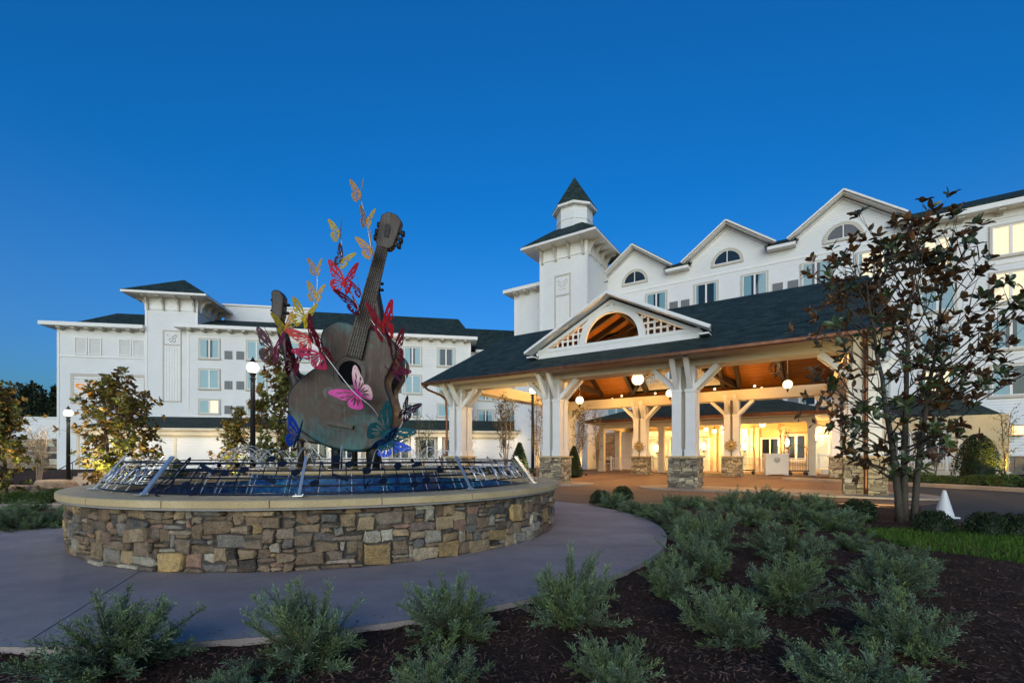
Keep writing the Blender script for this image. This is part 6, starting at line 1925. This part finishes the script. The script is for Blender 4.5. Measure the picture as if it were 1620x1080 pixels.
# unlit armillary lantern
o = thing('cage_lantern', 'unlit black cage lantern hanging under the right part of the canopy', 'lantern', at(1227, 582, 19.0), A_P)
for k in range(4):
    b = MB(); a = k * math.pi / 4; b.tube([(.25 * math.cos(t) * math.cos(a), .25 * math.cos(t) * math.sin(a), .25 * math.sin(t)) for t in np.linspace(0, 2 * math.pi, 24, endpoint=False)], .009, 5, closed=True); b.build('ring', M['black'], o)
for z in (-.13, 0, .13):
    b = MB(); q = math.sqrt(.25 ** 2 - z * z); b.tube([(q * math.cos(t), q * math.sin(t), z) for t in np.linspace(0, 2 * math.pi, 24, endpoint=False)], .009, 5, closed=True); b.build('ring', M['black'], o)
b = MB(); b.lathe([(.02, -.42), (.05, -.34), (.06, -.24), (.03, -.2), (.03, .02), (.05, .04), (.04, .1)], 10); b.tube([(0, 0, .25), (0, 0, 1.3)], .012, 6); b.build('stem', M['black'], o)
# garden uplights
def uplight(label, loc, power, col, aim=(0, 0, 1), ang=100):
    o = thing('garden_uplight', label, 'ground spotlight', loc, 0, 'garden uplights')
    b = MB(); b.lathe([(.05, -.06), (.06, 0), (.075, .08), (.08, .1)], 12); b.build('housing', M['black'], o)
    b = MB(); b.lathe([(1e-4, .085), (.072, .086)], 12); b.build('lens', M['globe'], o)
    d = bpy.data.lights.new('lamp_light', 'SPOT'); d.energy = power; d.color = col; d.spot_size = R(ang); d.spot_blend = .6; d.shadow_soft_size = .05
    l = bpy.data.objects.new('lamp_light', d); COL.objects.link(l); l.parent = o; l.location = (0, 0, .14)
    l.rotation_euler = Vector(aim).to_track_quat('-Z', 'Y').to_euler()
uplight('bright ground light at the foot of the conical evergreen by the second column', (1.05, 20.3, .03), 120, (1, .85, .45), (-.3, .2, 1))
uplight('ground light under the young magnolia before the framed sign', (-13.4, 14.5, gz(-13.4, 14.5)), 520, (1, .84, .48), (-.3, .75, 1))
uplight('ground light under the young magnolia beside the second lamp post', (-12.0, 19.2, -.02), 330, (1, .82, .46), (-.2, .7, 1))
uplight('ground light under the slim tree right of the guitars', (-4.6, 23.2, .0), 160, (1, .74, .36), (0, .5, 1))
uplight('ground light under the tree at the right frame edge', (23.4, 21.3, .12), 300, (1, .62, .12), (.3, .45, 1))
uplight('ground light behind the evergreen at the birches', (1.7, 23.6, .0), 200, (1, .66, .28), (0, .5, 1))
uplight('ground light between the birches and the porch', (4.6, 28.2, .0), 200, (1, .66, .28), (0, .4, 1))
uplight('ground light in the left garden under the leftmost tree', (-15.2, 13.0, gz(-15.2, 13.0)), 190, (1, .78, .34), (-.1, .5, 1))
uplight('ground light by the garden stairs', (-17.0, 18.0, gz(-17, 18)), 260, (1, .7, .3), (.1, .55, 1))
uplight('assumed ground light at the foot of the magnolia, washing the fourth stone column', (8.35, 10.6, -.02), 120, (1, .78, .36), (.55, .75, .35))  # assumed lamp, not itself seen, added to warm the column
# soft wash from porch soffit lamps of the left wing
for i, x in enumerate((-7, -4, -1, 2, 5, 9, 12.5, 16, 19.5, 23, 26.5, 30)):
    o = thing('soffit_lamp', f'recessed soffit lamp of the left porch, {["first", "second", "third", "fourth", "fifth", "sixth", "seventh", "eighth", "ninth", "tenth", "eleventh", "twelfth"][i]} from the left', 'ceiling lamp', LF(x, -4.42, 3.44), A_L, 'soffit lamps of the left porch')
    b = MB(); b.lathe([(.07, .02), (.09, .03), (.09, .05)], 12); b.build('trim_ring', M['white'], o)
    b = MB(); b.lathe([(1e-4, .024), (.07, .023)], 12); b.build('lens', M['globe'], o)
    lamp('lamp_light', o, (0, -.75, -.95), 13, (1, .76, .46), .2)

# ================================================================ STREET FURNITURE
o = thing('traffic_cone', 'white cone standing at the road edge behind a boxwood', 'cone', (8.55, 9.0, -.02))
b = MB(); b.lathe([(.15, .03), (.145, .06), (.032, .52), (.028, .535), (.016, .545), (1e-4, .547)], 24); b.build('body', M['plastic_white'], o, smooth=True)
b = MB(); b.box(-.165, .165, -.165, .165, 0, .03); b.build('foot', M['plastic_white'], o, bevel=.01)
# valet stand
p = PF(2.05, 15.1)
o = thing('valet_stand', 'white panelled valet stand with round emblem at the entrance', 'stand', (p.x, p.y, .03), A_P + R(14))
b = MB(); b.prism([(-.62, 0), (-.5, 0), (-.3, .05), (.3, .05), (.5, 0), (.62, 0), (.62, 1.28), (-.62, 1.28)], (0, -.35, 0), (1, 0, 0), (0, 0, 1), (0, .7, 0)); b.build('body', M['white'], o, recalc=True)
b = MB(); b.box(-.66, .66, -.39, .39, 1.28, 1.33)
for a in ((-.62, .62, .1, .18), (-.62, .62, 1.18, 1.28), (-.62, -.5, .18, 1.18), (.5, .62, .18, 1.18)): b.box(a[0], a[1], -.375, -.35, a[2], a[3])
b.build('panel_frame', M['white'], o)
b = MB()
for r0 in (.16, .135): b.tube([(r0 * math.cos(t), -.36, .93 + r0 * math.sin(t)) for t in np.linspace(0, 6.2832, 28, endpoint=False)], .007, 5, closed=True)
for sx in (-1, 1):
    b.tube(crom([(.01 * sx, -.36, .90), (.05 * sx, -.36, 1.0), (.1 * sx, -.36, 1.01), (.09 * sx, -.36, .93)], 4), .008, 5, closed=True)
    b.tube(crom([(.01 * sx, -.36, .90), (.07 * sx, -.36, .90), (.06 * sx, -.36, .84), (.02 * sx, -.36, .85)], 4), .008, 5, closed=True)
b.build('emblem', M['grille'], o)
# luggage carts
def cart(label, loc, rz):
    o = thing('luggage_cart', label, 'luggage cart', loc, rz, 'luggage carts at the entrance')
    b = MB(); b.box(-.55, .55, -.3, .3, .22, .30); b.build('deck', M['bronze_dark'], o, bevel=.02)
    b = MB()
    for y in (-.27, .27): b.tube(crom([(-.5, y, .3), (-.5, y, 1.3), (-.42, y * .6, 1.7), (0, 0, 1.86)], 5, False), .02, 8); b.tube(crom([(.5, y, .3), (.5, y, 1.3), (.42, y * .6, 1.7), (0, 0, 1.86)], 5, False), .02, 8)
    for y in (-.27, .27): b.tube([(-.5, y, .62), (.5, y, .62)], .012, 6); b.tube([(-.49, y, 1.25), (.49, y, 1.25)], .012, 6)
    b.build('rail', M['gold'], o, smooth=True)
    for x in (-.42, .42):
        for y in (-.24, .24):
            b = MB(); b.prism([(.1 * math.cos(t), .1 + .1 * math.sin(t)) for t in np.linspace(0, 6.2832, 14, endpoint=False)], (x, y - .025, 0), (1, 0, 0), (0, 0, 1), (0, .05, 0)); b.bar((x, y, .1), (x, y, .23), .04); b.build('wheel', M['black'], o, recalc=True)
    return o
p = PF(.35, 15.45); cart('brass luggage cart left of the white stand', (p.x, p.y, .03), A_P + .1)
p = PF(3.2, 15.6); cart('brass luggage cart half hidden behind the porch post, right of the stand', (p.x, p.y, .03), A_P + .2)
# leaf ornaments on the back column bases
for s, l in ((-5.4, 'gilded leaf ornament on the back column seen right of the second column'), (0, 'gilded leaf ornament on the back column seen right of the third column')):
    p = PF(s, 11.5)
    o = thing('leaf_ornament', l, 'ornament', (p.x, p.y, 1.2), A_P, 'gilded ornaments on the columns')
    b = MB(); b.tube([(0, 0, 0), (0, 0, .4)], .022, 6); b.lathe([(.07, 0), (.06, .02), (.02, .05)], 12); b.build('stem', M['gold'], o)
    for k in range(10):
        a = 2 * math.pi * k / 10; d = Vector((math.cos(a), 0, math.sin(a))); s_ = Vector((-d.z, 0, d.x))
        c = Vector((0, -.01, .62)); q = [c + d * .10 - s_ * .02, c + d * .2 - s_ * .07, c + d * .30 - s_ * .035, c + d * .37, c + d * .30 + s_ * .035, c + d * .2 + s_ * .07, c + d * .10 + s_ * .02]
        b = MB(); b.add([p_ + Vector((0, -.015, 0)) for p_ in q] + [p_ + Vector((0, .015, 0)) for p_ in q], [tuple(range(7)), tuple(range(13, 6, -1))] + [((i + 1) % 7, i, 7 + i, 7 + (i + 1) % 7) for i in range(7)]); b.build('leaf', M['gold'], o, recalc=True)
    b = MB(); b.lathe([(1e-4, -.03), (.11, -.02), (.12, .0), (.11, .02), (1e-4, .03)], 14); me = b.mesh('boss', M['gold'], smooth=True); put('boss', me, o, (0, -.01, .62), (R(90), 0, 0))
# white railings at the entrance and left porch
def railing(label, a, b_, z, h=1.0, grp='white balustrades'):
    o = thing('white_railing', label, 'railing', a, 0, grp)
    d = Vector(b_) - Vector(a); L = d.length; o.rotation_euler = (0, 0, math.atan2(d.y, d.x))
    b = MB(); b.box(0, L, -.05, .05, z + h - .07, z + h); b.box(0, L, -.03, .03, z + .12, z + .18); b.build('rail', M['white'], o)
    n = max(2, int(L / .14)); b = MB()
    for i in range(n): x = (i + .5) * L / n; b.box(x - .018, x + .018, -.018, .018, z + .18, z + h - .07)
    bo = b.build('balusters', M['white'], o); bo['kind'] = 'stuff'
    k = max(1, round(L / 2.2))
    for i in range(k + 1):
        b = MB(); x = L * i / k; b.box(x - .06, x + .06, -.06, .06, z, z + h + .06); b.box(x - .075, x + .075, -.075, .075, z + h + .06, z + h + .10); b.build('post', M['white'], o)
railing('white balustrade on the porch deck right of the white stand', PF(4.3, 18.3), PF(12.5, 18.3), .33, .95)
railing('white balustrade between the porch posts behind the luggage cart', PF(-.4, 18.6), PF(3.7, 18.6), .03, 1.05)
railing('white balustrade left of the entrance between the porch posts', PF(-9.6, 17.6), PF(-5.4, 17.6), .03, 1.05)
railing('long white balustrade before the porch windows of the left wing', LF(6.0, -6.0), LF(28, -6.0), .03, 1.0)
# rocking chairs
def rocker(label, loc, rz):
    o = thing('rocking_chair', label, 'chair', loc, rz, 'white rocking chairs')
    b = MB(); b.box(-.27, .27, -.25, .25, .42, .46); b.build('seat', M['white'], o)
    b = MB()
    for i in range(6): x = -.22 + .088 * i; b.bar((x, .24, .46), (x, .42, 1.15), .04, .02)
    b.bar((-.28, .44, 1.15), (.28, .44, 1.15), .08, .04); b.build('backrest', M['white'], o)
    for sx in (-1, 1):
        b = MB(); b.tube(crom([(sx * .27, -.5, .12), (sx * .27, -.2, .03), (sx * .27, .2, .03), (sx * .27, .6, .15)], 5, False), .022, 6); b.build('rocker', M['white'], o)
        b = MB(); b.box(sx * .27 - .06, sx * .27 + .06, -.32, .3, .66, .69); b.build('armrest', M['white'], o)
        for y0, y1, z1 in ((-.24, -.28, .66), (.22, .26, .66)):
            b = MB(); b.bar((sx * .27, y0, .03), (sx * .27, y1, z1), .045); b.build('leg', M['white'], o)
for s, t, rz, l in ((-6.3, 17.0, .2, 'white rocking chair left of the back column'), (-3.9, 16.9, -.2, 'white rocking chair right of the back column, nearest it'), (-3.0, 17.3, -.4, 'white rocking chair between the back column and the third column')):
    p = PF(s, t); rocker(l, (p.x, p.y, .02), A_P + rz)
# garden stairs
o = thing('garden_stairs', 'tan garden stairs with dark handrails rising to the left end of the hotel', 'stairs', (-20.6, 21.6, gz(-20.6, 21.6)), R(12))
b = MB()
for i in range(5): b.box(-.9, .9, i * .36, 2.6, i * .15 - (.2 if i == 0 else .0), (i + 1) * .15 - .001 * i)
b.build('step', M['pad'], o)
for x in (-.85, .85):
    b = MB(); b.tube(crom([(x, -.25, .0), (x, -.2, .85), (x, .1, .95), (x, 2.3, 1.75), (x, 2.6, 1.72), (x, 2.6, .75)], 4, False), .022, 6); b.tube([(x, 1.0, .45), (x, 1.0, 1.28)], .018, 6); b.build('handrail', M['black'], o, smooth=True)
